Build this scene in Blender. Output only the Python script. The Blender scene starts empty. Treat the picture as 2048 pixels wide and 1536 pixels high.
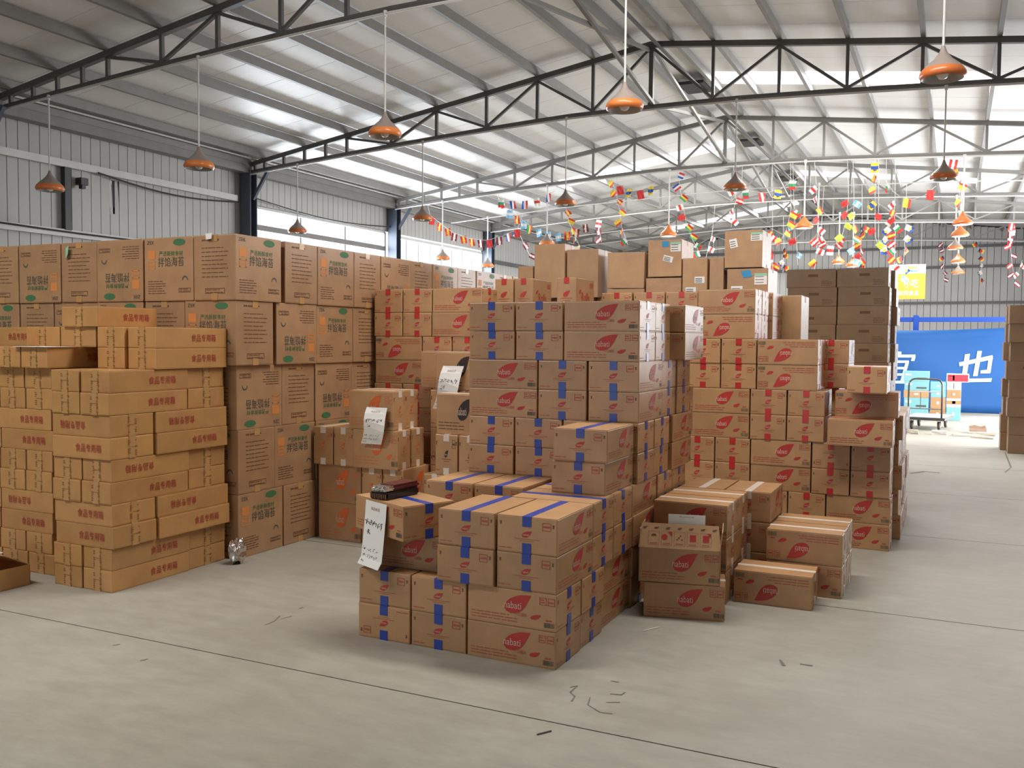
import bpy, bmesh, math, random
from mathutils import Vector, Matrix
R0 = random.Random(7)
C = bpy.context.scene.collection
S = bpy.context.scene
PI = math.pi

# ---------------------------------------------------------------- camera
F, PITCH, ROLL, YAW, CAMH = 1835.17, 0.0473676, 0.00795192, 0.448477, 1.62
fw = Vector((-math.sin(YAW)*math.cos(PITCH), math.cos(YAW)*math.cos(PITCH), -math.sin(PITCH)))
rt0 = Vector((math.cos(YAW), math.sin(YAW), 0)); up0 = rt0.cross(fw)
rt = rt0*math.cos(ROLL) + up0*math.sin(ROLL); up = -rt0*math.sin(ROLL) + up0*math.cos(ROLL)
cam = bpy.data.cameras.new('camera'); co = bpy.data.objects.new('camera', cam); C.objects.link(co)
co.matrix_world = Matrix(((rt.x, up.x, -fw.x, 0), (rt.y, up.y, -fw.y, 0), (rt.z, up.z, -fw.z, CAMH), (0, 0, 0, 1)))
cam.sensor_width = 36; cam.lens = 36*F/2048; cam.clip_end = 300; cam.clip_start = .05
S.camera = co
def ray(px, py): return rt*((px-1024)/F) - up*((py-768)/F) + fw
def at_y(px, py, Y):                      # point on the vertical plane y = Y seen at a photo pixel
    d = ray(px, py); t = Y/d.y; return Vector((d.x*t, Y, CAMH + d.z*t))
def at_z(px, py, z=0):
    d = ray(px, py); t = (z-CAMH)/d.z; return Vector((d.x*t, d.y*t, z))

# ---------------------------------------------------------------- light
w = bpy.data.worlds.new('World'); S.world = w; w.use_nodes = True
bg = w.node_tree.nodes['Background']; bg.inputs[0].default_value = (.80, .90, 1, 1); bg.inputs[1].default_value = 1.5
def area(name, loc, rot, sx, sy, power, col=(1, 1, 1), spread=180):
    l = bpy.data.lights.new(name, 'AREA'); l.shape = 'RECTANGLE'; l.size = sx; l.size_y = sy
    l.energy = power; l.color = col; l.spread = math.radians(spread)
    o = bpy.data.objects.new(name, l); C.objects.link(o); o.location = loc; o.rotation_euler = rot
    return o
SL, SR = .156, .118                       # roof slopes
XR, ZR = -3.93, 5.95                      # ridge of the roof sheets
XL, XE = -11.34, 3.48                     # side walls
YB, YF = 33.0, -8.0                       # end walls
def roof_z(x): return ZR - (SL*(XR-x) if x < XR else SR*(x-XR))
PW = .767
RSKY = [14.68 + 9.2*k for k in (-1, 0, 1)]     # skylight panels on the two slopes
LSKY = [19.5 + 9.2*k for k in (-2, 0, 1)]
for y in RSKY:
    area('skylight_daylight', (-1.6, y+PW/2, roof_z(-1.6)-.05), (0, math.atan(SR), 0), 3.9, PW-.05, 290, (1, .98, .94))
for y in LSKY:
    area('skylight_daylight', (-6.3, y+PW/2, roof_z(-6.3)-.05), (0, -math.atan(SL), 0), 4.1, PW-.05, 290, (1, .98, .94))
WIN = [(12.82, 17.12, 2.55, 3.98), (17.5, 21.75, 2.55, 3.93)]
for a, b, z0, z1 in WIN:
    area('window_daylight', (XL-.16, (a+b)/2, (z0+z1)/2), (0, -PI/2, 0), z1-z0, b-a, 360, (.86, .93, 1))
DOOR = (16.2, 26.0, 4.3)
area('door_daylight', (XE+.1, (DOOR[0]+DOOR[1])/2, DOOR[2]/2), (0, PI/2, 0), DOOR[2], DOOR[1]-DOOR[0], 1700, (.95, .97, 1))
FILL_OPENING = (-9.0, -2.0, 4.2)  # unseen opening behind the camera, added for frontal fill
area('front_fill_light', ((FILL_OPENING[0]+FILL_OPENING[1])/2, YF-.1, FILL_OPENING[2]/2), (PI/2, 0, 0), FILL_OPENING[1]-FILL_OPENING[0], FILL_OPENING[2], 25, (1, .95, .88))  # added fill lamp on the carton fronts, no known source
S.view_settings.view_transform = 'Standard'; S.view_settings.look = 'None'
S.view_settings.exposure = 0.0; S.view_settings.gamma = 1; S.view_settings.use_curve_mapping = False
S.cycles.max_bounces = 8; S.cycles.diffuse_bounces = 5; S.cycles.glossy_bounces = 3; S.cycles.transmission_bounces = 4
S.cycles.caustics_reflective = False; S.cycles.caustics_refractive = False
S.cycles.sample_clamp_indirect = 6

# ---------------------------------------------------------------- materials
MATS = {}
def mat(name, col, rough=.6, metal=0, var=0, noise=0, nscale=8, bump=0, bscale=60, spec=.5, emit=None, alpha=None, stretch=None, coord='Object'):
    if name in MATS: return MATS[name]
    m = bpy.data.materials.new(name); m.use_nodes = True; nt = m.node_tree; N = nt.nodes; L = nt.links
    p = N['Principled BSDF']; p.inputs['Roughness'].default_value = rough; p.inputs['Metallic'].default_value = metal
    p.inputs['Specular IOR Level'].default_value = spec
    p.inputs['Base Color'].default_value = (*col, 1)
    tc = N.new('ShaderNodeTexCoord'); vec = tc.outputs[coord]
    if stretch:
        mp = N.new('ShaderNodeMapping'); mp.inputs['Scale'].default_value = stretch; L.new(vec, mp.inputs[0]); vec = mp.outputs[0]
    out = None
    if noise or var:
        hsv = N.new('ShaderNodeHueSaturation'); hsv.inputs['Color'].default_value = (*col, 1)
        add = N.new('ShaderNodeMath'); add.operation = 'ADD'; add.inputs[0].default_value = 1
        if noise:
            nz = N.new('ShaderNodeTexNoise'); nz.inputs['Scale'].default_value = nscale; nz.inputs['Detail'].default_value = 5; nz.inputs['Roughness'].default_value = .62
            L.new(vec, nz.inputs['Vector'])
            mr = N.new('ShaderNodeMapRange'); mr.inputs[1].default_value = .25; mr.inputs[2].default_value = .75
            mr.inputs[3].default_value = 1-noise; mr.inputs[4].default_value = 1+noise
            L.new(nz.outputs[0], mr.inputs[0]); L.new(mr.outputs[0], add.inputs[0])
        if var:
            oi = N.new('ShaderNodeObjectInfo'); mr2 = N.new('ShaderNodeMapRange')
            mr2.inputs[3].default_value = -var; mr2.inputs[4].default_value = var
            L.new(oi.outputs['Random'], mr2.inputs[0]); L.new(mr2.outputs[0], add.inputs[1])
            mr3 = N.new('ShaderNodeMapRange'); mr3.inputs[3].default_value = .5-var*.05; mr3.inputs[4].default_value = .5+var*.05
            L.new(oi.outputs['Random'], mr3.inputs[0]); L.new(mr3.outputs[0], hsv.inputs['Hue'])
        else: add.inputs[1].default_value = 0
        L.new(add.outputs[0], hsv.inputs['Value']); L.new(hsv.outputs[0], p.inputs['Base Color'])
    if bump:
        bz = N.new('ShaderNodeTexNoise'); bz.inputs['Scale'].default_value = bscale; bz.inputs['Detail'].default_value = 3
        L.new(vec, bz.inputs['Vector']); b = N.new('ShaderNodeBump'); b.inputs['Strength'].default_value = bump; b.inputs['Distance'].default_value = .01
        L.new(bz.outputs[0], b.inputs['Height']); L.new(b.outputs[0], p.inputs['Normal'])
    if emit:
        p.inputs['Emission Color'].default_value = (*emit[0], 1); p.inputs['Emission Strength'].default_value = emit[1]
    MATS[name] = m
    return m
def concrete():
    m = bpy.data.materials.new('concrete'); m.use_nodes = True; nt = m.node_tree; N = nt.nodes; L = nt.links
    p = N['Principled BSDF']; tc = N.new('ShaderNodeTexCoord')
    n1 = N.new('ShaderNodeTexNoise'); n1.inputs['Scale'].default_value = .55; n1.inputs['Detail'].default_value = 6; n1.inputs['Roughness'].default_value = .6
    n2 = N.new('ShaderNodeTexNoise'); n2.inputs['Scale'].default_value = 9; n2.inputs['Detail'].default_value = 6; n2.inputs['Roughness'].default_value = .7
    mp = N.new('ShaderNodeMapping'); mp.inputs['Scale'].default_value = (.5, 1.3, 1)
    L.new(tc.outputs['Object'], n1.inputs[0]); L.new(tc.outputs['Object'], mp.inputs[0]); L.new(mp.outputs[0], n2.inputs[0])
    r1 = N.new('ShaderNodeValToRGB'); e = r1.color_ramp.elements
    e[0].position = .32; e[0].color = (.27, .243, .196, 1); e[1].position = .68; e[1].color = (.365, .34, .287, 1)
    L.new(n1.outputs[0], r1.inputs[0])
    r2 = N.new('ShaderNodeMapRange'); r2.inputs[1].default_value = .3; r2.inputs[2].default_value = .72; r2.inputs[3].default_value = .86; r2.inputs[4].default_value = 1.08
    L.new(n2.outputs[0], r2.inputs[0])
    mx = N.new('ShaderNodeHueSaturation'); L.new(r1.outputs[0], mx.inputs['Color']); L.new(r2.outputs[0], mx.inputs['Value'])
    L.new(mx.outputs[0], p.inputs['Base Color'])
    rr = N.new('ShaderNodeMapRange'); rr.inputs[3].default_value = .42; rr.inputs[4].default_value = .66; L.new(n2.outputs[0], rr.inputs[0]); L.new(rr.outputs[0], p.inputs['Roughness'])
    b = N.new('ShaderNodeBump'); b.inputs['Strength'].default_value = .12; b.inputs['Distance'].default_value = .01; L.new(n2.outputs[0], b.inputs['Height']); L.new(b.outputs[0], p.inputs['Normal'])
    MATS['concrete'] = m; return m
def cardboard(name, col, rough=.38, spec=.75):
    m = bpy.data.materials.new(name); m.use_nodes = True; nt = m.node_tree; N = nt.nodes; L = nt.links
    p = N['Principled BSDF']; tc = N.new('ShaderNodeTexCoord'); oi = N.new('ShaderNodeObjectInfo')
    p.inputs['Roughness'].default_value = rough; p.inputs['Specular IOR Level'].default_value = spec
    mp = N.new('ShaderNodeVectorMath'); mp.operation = 'ADD'; L.new(tc.outputs['Object'], mp.inputs[0]); 
    cm = N.new('ShaderNodeCombineXYZ'); mul = N.new('ShaderNodeMath'); mul.operation = 'MULTIPLY'; mul.inputs[1].default_value = 57
    L.new(oi.outputs['Random'], mul.inputs[0]); L.new(mul.outputs[0], cm.inputs[0]); L.new(cm.outputs[0], mp.inputs[1])
    nz = N.new('ShaderNodeTexNoise'); nz.inputs['Scale'].default_value = 6; nz.inputs['Detail'].default_value = 5; L.new(mp.outputs[0], nz.inputs[0])
    st = N.new('ShaderNodeMapping'); st.inputs['Scale'].default_value = (160, 160, 6); L.new(mp.outputs[0], st.inputs[0])
    n2 = N.new('ShaderNodeTexNoise'); n2.inputs['Scale'].default_value = 1; n2.inputs['Detail'].default_value = 2; L.new(st.outputs[0], n2.inputs[0])
    a = N.new('ShaderNodeMapRange'); a.inputs[1].default_value = .3; a.inputs[2].default_value = .7; a.inputs[3].default_value = .9; a.inputs[4].default_value = 1.08; L.new(nz.outputs[0], a.inputs[0])
    v = N.new('ShaderNodeMapRange'); v.inputs[3].default_value = -.1; v.inputs[4].default_value = .1; L.new(oi.outputs['Random'], v.inputs[0])
    f = N.new('ShaderNodeMapRange'); f.inputs[3].default_value = -.05; f.inputs[4].default_value = .05; L.new(n2.outputs[0], f.inputs[0])
    s1 = N.new('ShaderNodeMath'); L.new(a.outputs[0], s1.inputs[0]); L.new(v.outputs[0], s1.inputs[1])
    s2 = N.new('ShaderNodeMath'); L.new(s1.outputs[0], s2.inputs[0]); L.new(f.outputs[0], s2.inputs[1])
    h = N.new('ShaderNodeHueSaturation'); h.inputs['Color'].default_value = (*col, 1); L.new(s2.outputs[0], h.inputs['Value'])
    hr = N.new('ShaderNodeMapRange'); hr.inputs[3].default_value = .494; hr.inputs[4].default_value = .504; L.new(nz.outputs[0], hr.inputs[0]); L.new(hr.outputs[0], h.inputs['Hue'])
    L.new(h.outputs[0], p.inputs['Base Color'])
    b = N.new('ShaderNodeBump'); b.inputs['Strength'].default_value = .25; b.inputs['Distance'].default_value = .004; L.new(nz.outputs[0], b.inputs['Height']); L.new(b.outputs[0], p.inputs['Normal'])
    MATS[name] = m; return m
def M(n): return MATS[n]
concrete()
cardboard('card_nabati', (.44, .245, .112)); cardboard('card_food', (.47, .245, .085)); cardboard('card_zek', (.39, .225, .115))
cardboard('card_plain', (.43, .25, .12)); cardboard('card_shaded', (.27, .165, .088)); cardboard('card_inside', (.54, .33, .17))  # the darkest card has the shade of the far brown stacks in its colour
mat('joint_dark', (.06, .055, .05), .9)
mat('wall_sheet', (.42, .41, .395), .5, var=.03, noise=.05, nscale=1.5)
mat('roof_sheet', (.74, .73, .71), .42, var=.02, noise=.03, nscale=1.2, bump=.15, bscale=9, stretch=(.3, 8, 1))
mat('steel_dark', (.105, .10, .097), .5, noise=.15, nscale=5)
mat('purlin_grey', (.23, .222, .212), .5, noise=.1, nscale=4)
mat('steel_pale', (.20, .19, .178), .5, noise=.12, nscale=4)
mat('steel_column', (.07, .085, .12), .45, noise=.15, nscale=4)
mat('rail_pale', (.55, .55, .54), .45, noise=.08, nscale=3)
mat('white_paint', (.60, .59, .57), .4, noise=.04, nscale=4)
mat('cable', (.03, .03, .03), .5)
mat('pane', (.9, .95, 1), .2, emit=((.93, .97, 1), 1.2))
mat('lamp_orange', (.60, .17, .045), .28, var=.08)
mat('lamp_grey', (.27, .215, .19), .5)
mat('lamp_inner', (.36, .36, .36), .4)
mat('bulb', (.8, .8, .8), .25)
mat('bulb_lit', (1, 1, 1), .3, emit=((1, .97, .9), 14))
mat('print_red', (.44, .035, .03), .5, noise=.10, nscale=14); mat('print_redfine', (.42, .085, .05), .55)
mat('print_pale', (.62, .45, .36), .55)
mat('print_orange', (.62, .13, .03), .5, noise=.1, nscale=14); mat('print_orangefine', (.55, .17, .07), .55)
mat('print_black', (.028, .016, .016), .5); mat('print_brown', (.15, .07, .035), .6)
mat('print_green', (.055, .16, .07), .55); mat('print_deep', (.075, .085, .07), .55); mat('print_amber', (.62, .23, .06), .55)
mat('print_code', (.22, .10, .035), .6)
mat('print_foodred', (.36, .035, .03), .55)
mat('tape_blue', (.02, .055, .33), .28, noise=.08, nscale=20, spec=.6); mat('tape_red', (.46, .03, .03), .3, noise=.08, nscale=20, spec=.6)
mat('tape_white', (.72, .63, .55), .3, spec=.6); mat('tape_clear', (.47, .265, .105), .22, spec=.7)
mat('paper', (.80, .79, .76), .6, noise=.02, nscale=10); mat('ink', (.03, .03, .035), .5); mat('ink_red', (.35, .18, .18), .5); mat('paper_green', (.30, .58, .42), .55)
mat('sticker_blue', (.04, .28, .52), .4)
mat('foil', (.75, .73, .72), .18, 1.0, bump=.8, bscale=35); mat('pack_maroon', (.085, .012, .018), .22, bump=.4, bscale=30); mat('pack_black', (.012, .010, .012), .2)
mat('banner', (.005, .07, .24), .5, noise=.05, nscale=3); mat('banner_text', (.42, .56, .72), .5)
mat('rack_blue', (.012, .06, .32), .4); mat('sign_yellow', (.46, .30, .04), .5); mat('sign_white', (.75, .74, .72), .5)
mat('cart_steel', (.10, .10, .10), .35, .7); mat('cart_deck', (.62, .64, .66), .4); mat('rubber', (.06, .045, .035), .6); mat('hub', (.30, .25, .20), .5)
mat('teal', (.20, .44, .47), .5, noise=.04); mat('teal_pale', (.55, .70, .72), .5); mat('box_red', (.55, .04, .06), .45); mat('box_white', (.75, .72, .70), .5)
mat('brick_mat', (.40, .27, .20), .8, noise=.15); mat('rubble', (.55, .50, .42), .85, noise=.12); mat('stain', (.045, .04, .036), .8); mat('scuff', (.14, .125, .105), .8)
for n, c in dict(red=(.62, .04, .035), white=(.80, .78, .75), blue=(.03, .09, .42), green=(.04, .32, .12), yellow=(.80, .58, .06), sky=(.22, .55, .80), orange=(.80, .28, .04), black=(.03, .03, .03), maroon=(.22, .02, .03), lime=(.45, .70, .10)).items():
    mat('flag_'+n, c, .7)

# ---------------------------------------------------------------- mesh helpers
class MB:
    def __init__(s): s.v = []; s.f = []; s.m = []; s.mats = []
    def mi(s, name):
        if name not in s.mats: s.mats.append(name)
        return s.mats.index(name)
    def poly(s, pts, m):
        b = len(s.v); s.v += [tuple(p) for p in pts]; s.f.append(tuple(range(b, b+len(pts)))); s.m.append(s.mi(m))
    def box(s, x0, x1, y0, y1, z0, z1, m, mtx=None):
        p = [(x, y, z) for z in (z0, z1) for (x, y) in ((x0, y0), (x1, y0), (x1, y1), (x0, y1))]
        if mtx is not None: p = [mtx @ Vector(q) for q in p]
        b = len(s.v); s.v += [tuple(q) for q in p]; k = s.mi(m)
        for f in ((0, 3, 2, 1), (4, 5, 6, 7), (0, 1, 5, 4), (1, 2, 6, 5), (2, 3, 7, 6), (3, 0, 4, 7)):
            s.f.append(tuple(b+i for i in f)); s.m.append(k)
    def bar(s, a, b, wd, ht, m, upv=(0, 0, 1)):         # rectangular bar from a to b
        a = Vector(a); b = Vector(b); d = b-a; ln = d.length; d.normalize(); u = Vector(upv)
        if abs(d.dot(u)) > .98: u = Vector((0, 1, 0))
        sd = d.cross(u).normalized(); u = sd.cross(d)
        mt = Matrix((( d.x, sd.x, u.x, a.x), (d.y, sd.y, u.y, a.y), (d.z, sd.z, u.z, a.z), (0, 0, 0, 1)))
        s.box(0, ln, -wd/2, wd/2, -ht/2, ht/2, m, mt)
    def tube(s, pts, r, m, n=8, closed=False):
        pts = [Vector(p) for p in pts]; rings = []; k = s.mi(m)
        for i, p in enumerate(pts):
            d = (pts[min(i+1, len(pts)-1)] - pts[max(i-1, 0)]).normalized()
            u = Vector((0, 0, 1)) if abs(d.z) < .95 else Vector((1, 0, 0))
            a = d.cross(u).normalized(); b = d.cross(a)
            st = len(s.v)
            for j in range(n):
                t = 2*PI*j/n; s.v.append(tuple(p + a*math.cos(t)*r + b*math.sin(t)*r))
            rings.append(st)
        for q in range(len(rings)-1):
            for j in range(n):
                s.f.append((rings[q]+j, rings[q]+(j+1) % n, rings[q+1]+(j+1) % n, rings[q+1]+j)); s.m.append(k)
        s.f.append(tuple(rings[0]+j for j in range(n))[::-1]); s.m.append(k)
        s.f.append(tuple(rings[-1]+j for j in range(n))); s.m.append(k)
    def lathe(s, prof, m, n=24, o=(0, 0, 0)):
        k = s.mi(m) if isinstance(m, str) else None; rings = []
        for r, z in prof:
            st = len(s.v)
            for j in range(n):
                t = 2*PI*j/n; s.v.append((o[0]+r*math.cos(t), o[1]+r*math.sin(t), o[2]+z))
            rings.append(st)
        for q in range(len(rings)-1):
            kk = k if k is not None else s.mi(m[q])
            for j in range(n):
                s.f.append((rings[q]+j, rings[q]+(j+1) % n, rings[q+1]+(j+1) % n, rings[q+1]+j)); s.m.append(kk)
    def mesh(s, name, smooth=False):
        me = bpy.data.meshes.new(name); me.from_pydata(s.v, [], s.f)
        for n in s.mats: me.materials.append(M(n))
        me.polygons.foreach_set('material_index', s.m)
        if smooth: me.polygons.foreach_set('use_smooth', [True]*len(s.f))
        me.update(); return me
def link(name, me, parent=None, loc=None, rot=None, scale=None):
    o = bpy.data.objects.new(name, me); C.objects.link(o)
    if loc is not None: o.location = loc
    if rot is not None: o.rotation_euler = rot
    if scale is not None: o.scale = scale
    if parent: o.parent = parent
    return o
def tag(o, label, cat, group=None, kind=None):
    o['label'] = label; o['category'] = cat
    if group: o['group'] = group
    if kind: o['kind'] = kind
    return o
def struct(o, label=None, cat=None):
    o['kind'] = 'structure'
    if label: o['label'] = label
    if cat: o['category'] = cat
    return o
_txt = {}
def glyphs(t):                                       # lettering as flat triangles, height about 1, centred
    if t in _txt: return _txt[t]
    cu = bpy.data.curves.new('lettering', 'FONT'); cu.body = t; cu.size = 1; cu.resolution_u = 2; cu.align_x = 'CENTER'
    ob = bpy.data.objects.new('lettering', cu); C.objects.link(ob); bpy.context.view_layer.update()
    dg = bpy.context.evaluated_depsgraph_get(); me = bpy.data.meshes.new_from_object(ob.evaluated_get(dg))
    vs = [(v.co.x, v.co.y) for v in me.vertices]; fs = [tuple(p.vertices) for p in me.polygons]
    bpy.data.objects.remove(ob); bpy.data.curves.remove(cu); bpy.data.meshes.remove(me)
    if vs:
        x0, x1 = min(v[0] for v in vs), max(v[0] for v in vs); y0, y1 = min(v[1] for v in vs), max(v[1] for v in vs)
        vs = [(v[0]-(x0+x1)/2, v[1]-(y0+y1)/2) for v in vs]
        _txt[t] = (vs, fs, x1-x0, y1-y0)
    else: _txt[t] = ([], [], 1, 1)
    return _txt[t]
class Face:                                          # flat print laid on one face of a box
    def __init__(s, mb, o, u, v): s.mb = mb; s.o = Vector(o); s.u = Vector(u); s.v = Vector(v); s.n = s.u.cross(s.v)
    def P(s, a, b, off): return s.o + s.u*a + s.v*b + s.n*off
    def poly(s, pts, m, off=.0012): s.mb.poly([s.P(a, b, off) for a, b in pts], m)
    def rect(s, a0, a1, b0, b1, m, off=.0012): s.poly([(a0, b0), (a1, b0), (a1, b1), (a0, b1)], m, off)
    def frame(s, a0, a1, b0, b1, t, m, off=.0012):
        s.rect(a0, a1, b0, b0+t, m, off); s.rect(a0, a1, b1-t, b1, m, off); s.rect(a0, a0+t, b0, b1, m, off); s.rect(a1-t, a1, b0, b1, m, off)
    def text(s, t, a, b, wd, ht, m, off=.0020, slant=0):
        vs, fs, tw, th = glyphs(t); base = len(s.mb.v); k = s.mb.mi(m)
        for x, y in vs: s.mb.v.append(tuple(s.P(a + x*wd/tw + slant*y*ht/th, b + y*ht/th, off)))
        for f in fs: s.mb.f.append(tuple(base+i for i in f)); s.mb.m.append(k)
    def lines(s, a, b, wd, n, gap, m, rnd, h=None, off=.0012):
        h = h or gap*.42
        for i in range(n):
            x = a; end = a + wd*(1 if i % 3 else .82)
            while x < end - .01:
                l = min(rnd.uniform(.02, .07), end-x); s.rect(x, x+l, b-i*gap-h/2, b-i*gap+h/2, m, off); x += l + .006
LEAF = [(1.0, 1.0), (.8, .99), (.6, .95), (.4, .86), (.22, .72), (.09, .55), (.02, .36), (.02, .2), (.1, .07), (.24, 0), (.4, .01), (.55, .08), (.68, .22), (.8, .45), (.9, .72)]
def leaf(F_, a, b, wd, ht, m, off=.0012): F_.poly([(a+(x-.5)*wd, b+(y-.5)*ht) for x, y in LEAF], m, off)
def faces(mb, L, W, H):
    return dict(front=Face(mb, (0, -W/2, 0), (1, 0, 0), (0, 0, 1)), back=Face(mb, (0, W/2, 0), (-1, 0, 0), (0, 0, 1)),
                right=Face(mb, (L/2, 0, 0), (0, 1, 0), (0, 0, 1)), left=Face(mb, (-L/2, 0, 0), (0, -1, 0), (0, 0, 1)),
                top=Face(mb, (0, 0, H), (1, 0, 0), (0, 1, 0)))
def body_mesh(name, L, W, H, m):
    bm = bmesh.new(); t = .003
    def bx(x0, x1, y0, y1, z0, z1, bev):
        r = bmesh.ops.create_cube(bm, size=1)
        vs = r['verts']
        for v in vs: v.co = Vector(((x0+x1)/2 + v.co.x*(x1-x0), (y0+y1)/2 + v.co.y*(y1-y0), (z0+z1)/2 + v.co.z*(z1-z0)))
        if bev: bmesh.ops.bevel(bm, geom=list({e for v in vs for e in v.link_edges}), offset=bev, segments=2, affect='EDGES', profile=.5)
    L -= .006; W -= .006
    bx(-L/2, L/2, -W/2, W/2, t, H-t, .005)
    for z0, z1 in ((.0012, t+.004), (H-t-.004, H-.0012)):          # the two outer flaps of lid and base, meeting in a slit
        bx(-L/2+.002, L/2-.002, -W/2+.001, -.0016, z0, z1, 0); bx(-L/2+.002, L/2-.002, .0016, W/2-.001, z0, z1, 0)
    me = bpy.data.meshes.new(name); bm.to_mesh(me); bm.free(); me.materials.append(M(m)); return me
def tape_mesh(name, L, W, H, m, wid=.048, tab=.052, top=True, bottom=True):
    mb = MB(); h = wid/2; o = .0026; e = L/2-.003
    for sg in ([1] if top else []) + ([-1] if bottom else []):
        za, zb = (H-.0012, H) if sg > 0 else (0, .0012)
        mb.box(-e-o, e+o, -h, h, za, zb, m)
        for s in (-1, 1):
            a, b = (H-tab, H-.0006) if sg > 0 else (.0006, tab)
            mb.box(min(s*e, s*(e+o)), max(s*e, s*(e+o)), -h, h, a, b, m)
    return mb.mesh(name)
KINDS = {}
def finish(key, L, W, H, card, tape, logos, fines, lname='logo_print', fname='fine_print', wid=.048, tab=.052):
    KINDS[key] = dict(L=L, W=W, H=H, body=body_mesh('carton_body', L, W, H, card),
        tapes=[tape_mesh('tape', L, W, H, tape, wid, tab, True, False), tape_mesh('tape', L, W, H, tape, wid, tab, False, True)],
        logos={k: m.mesh(lname) for k, m in logos.items() if m.f}, fines={k: m.mesh(fname) for k, m in fines.items() if m.f}, lname=lname, fname=fname)
def sheets(L, W, H):
    lg = {k: MB() for k in ('front', 'back', 'left', 'right', 'top')}; fp = {k: MB() for k in lg}
    return lg, fp, {k: faces(lg[k], L-.006, W-.006, H-.002)[k] for k in lg}, {k: faces(fp[k], L-.006, W-.006, H-.002)[k] for k in fp}
def nabati_kind(key, L, W, H, tape, red='print_red', fine='print_redfine', small=True):
    r = random.Random(ord(key)); lg, fp, fl, ff = sheets(L, W, H)
    for k in ('front', 'back'):
        f = fl[k]; leaf(f, .035, H*.62, L*.30, H*.54, red); f.text('nabati', .008, H*.575, L*.19, H*.19, 'print_pale')
        g = ff[k]; leaf(g, .135, H*.33, L*.12, H*.14, red)
        if small: g.text('一口威化', .055, H*.345, L*.13, H*.10, fine)
        g.lines(-L*.45, H*.29, L*.52, 3, H*.078, fine, r, h=H*.022)
        g.frame(L*.31, L*.385, H*.68, H*.88, .003, fine); g.frame(L*.40, L*.475, H*.68, H*.88, .003, fine)
        g.lines(L*.32, H*.82, L*.05, 2, H*.07, fine, r); g.rect(L*.41, L*.465, H*.75, H*.79, fine)
        for i in range(14): g.rect(L*.36+i*.0042, L*.36+i*.0042+r.uniform(.001, .003), H*.09, H*.22, 'print_deep')
        g.lines(L*.38, H*.28, L*.08, 1, .01, fine, r, h=H*.04)
    for k in ('left', 'right'):
        f = fl[k]; leaf(f, 0, H*.52, W*.17, H*.18, red); f.text('nabati', -.004, H*.51, W*.10, H*.055, 'print_pale')
        g = ff[k]; g.rect(-W*.2, W*.2, H*.385, H*.397, fine); g.rect(-W*.12, W*.12, H*.335, H*.345, fine)
        g.frame(W*.25, W*.39, H*.66, H*.87, .0028, fine); g.rect(W*.27, W*.37, H*.74, H*.79, fine)
        for s in (-1, 1): g.poly([(s*W*.43-.006, H*.83), (s*W*.43+.006, H*.83), (s*W*.43+.003, H*.78), (s*W*.43+.005, H*.74), (s*W*.43-.005, H*.74), (s*W*.43-.003, H*.78)], 'print_brown')
        g.lines(-W*.46, H*.12, W*.26, 1, .01, fine, r, h=.004)
    g = ff['top']
    for i in range(7):
        for s in (-1, 1):
            leaf(g, -L*.42 + i*L*.14 + r.uniform(-.01, .01), s*W*(.17 + .2*(i % 2)) , .036, .018, 'print_orangefine' if i % 2 else fine, .0016)
    finish(key, L, W, H, 'card_nabati', tape, lg, fp)
nabati_kind('B', .50, .335, .187, 'tape_blue')
nabati_kind('R', .48, .292, .206, 'tape_red', small=False)
nabati_kind('N', .475, .31, .205, 'tape_white', small=False)
nabati_kind('O', .42, .195, .305, 'tape_white', red='print_orange', fine='print_orangefine', small=False)
nabati_kind('K', .42, .195, .305, 'tape_white', red='print_black', fine='print_brown', small=False)
def food_kind(key, L, W):
    H = .141; r = random.Random(3); lg, fp, fl, ff = sheets(L, W, H)
    for k in ('front', 'back'): fl[k].text('食品专用箱', .07 if L < .6 else .10, H*.5, .23, .052, 'print_foodred', .0035)
    for k in ('left', 'right'):
        for c in (-.025, .03):
            for i in range(8):
                if r.random() < .8: ff[k].rect(c-.010, c+r.uniform(0, .010), H*(.12+.095*i), H*(.12+.095*i)+.007, 'print_code', .0035)
    finish(key, L, W, H, 'card_food', 'tape_clear', lg, fp, 'lettering_print', 'code_print', .055, .066)
food_kind('F', .66, .263); food_kind('G', .53, .355)
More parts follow.
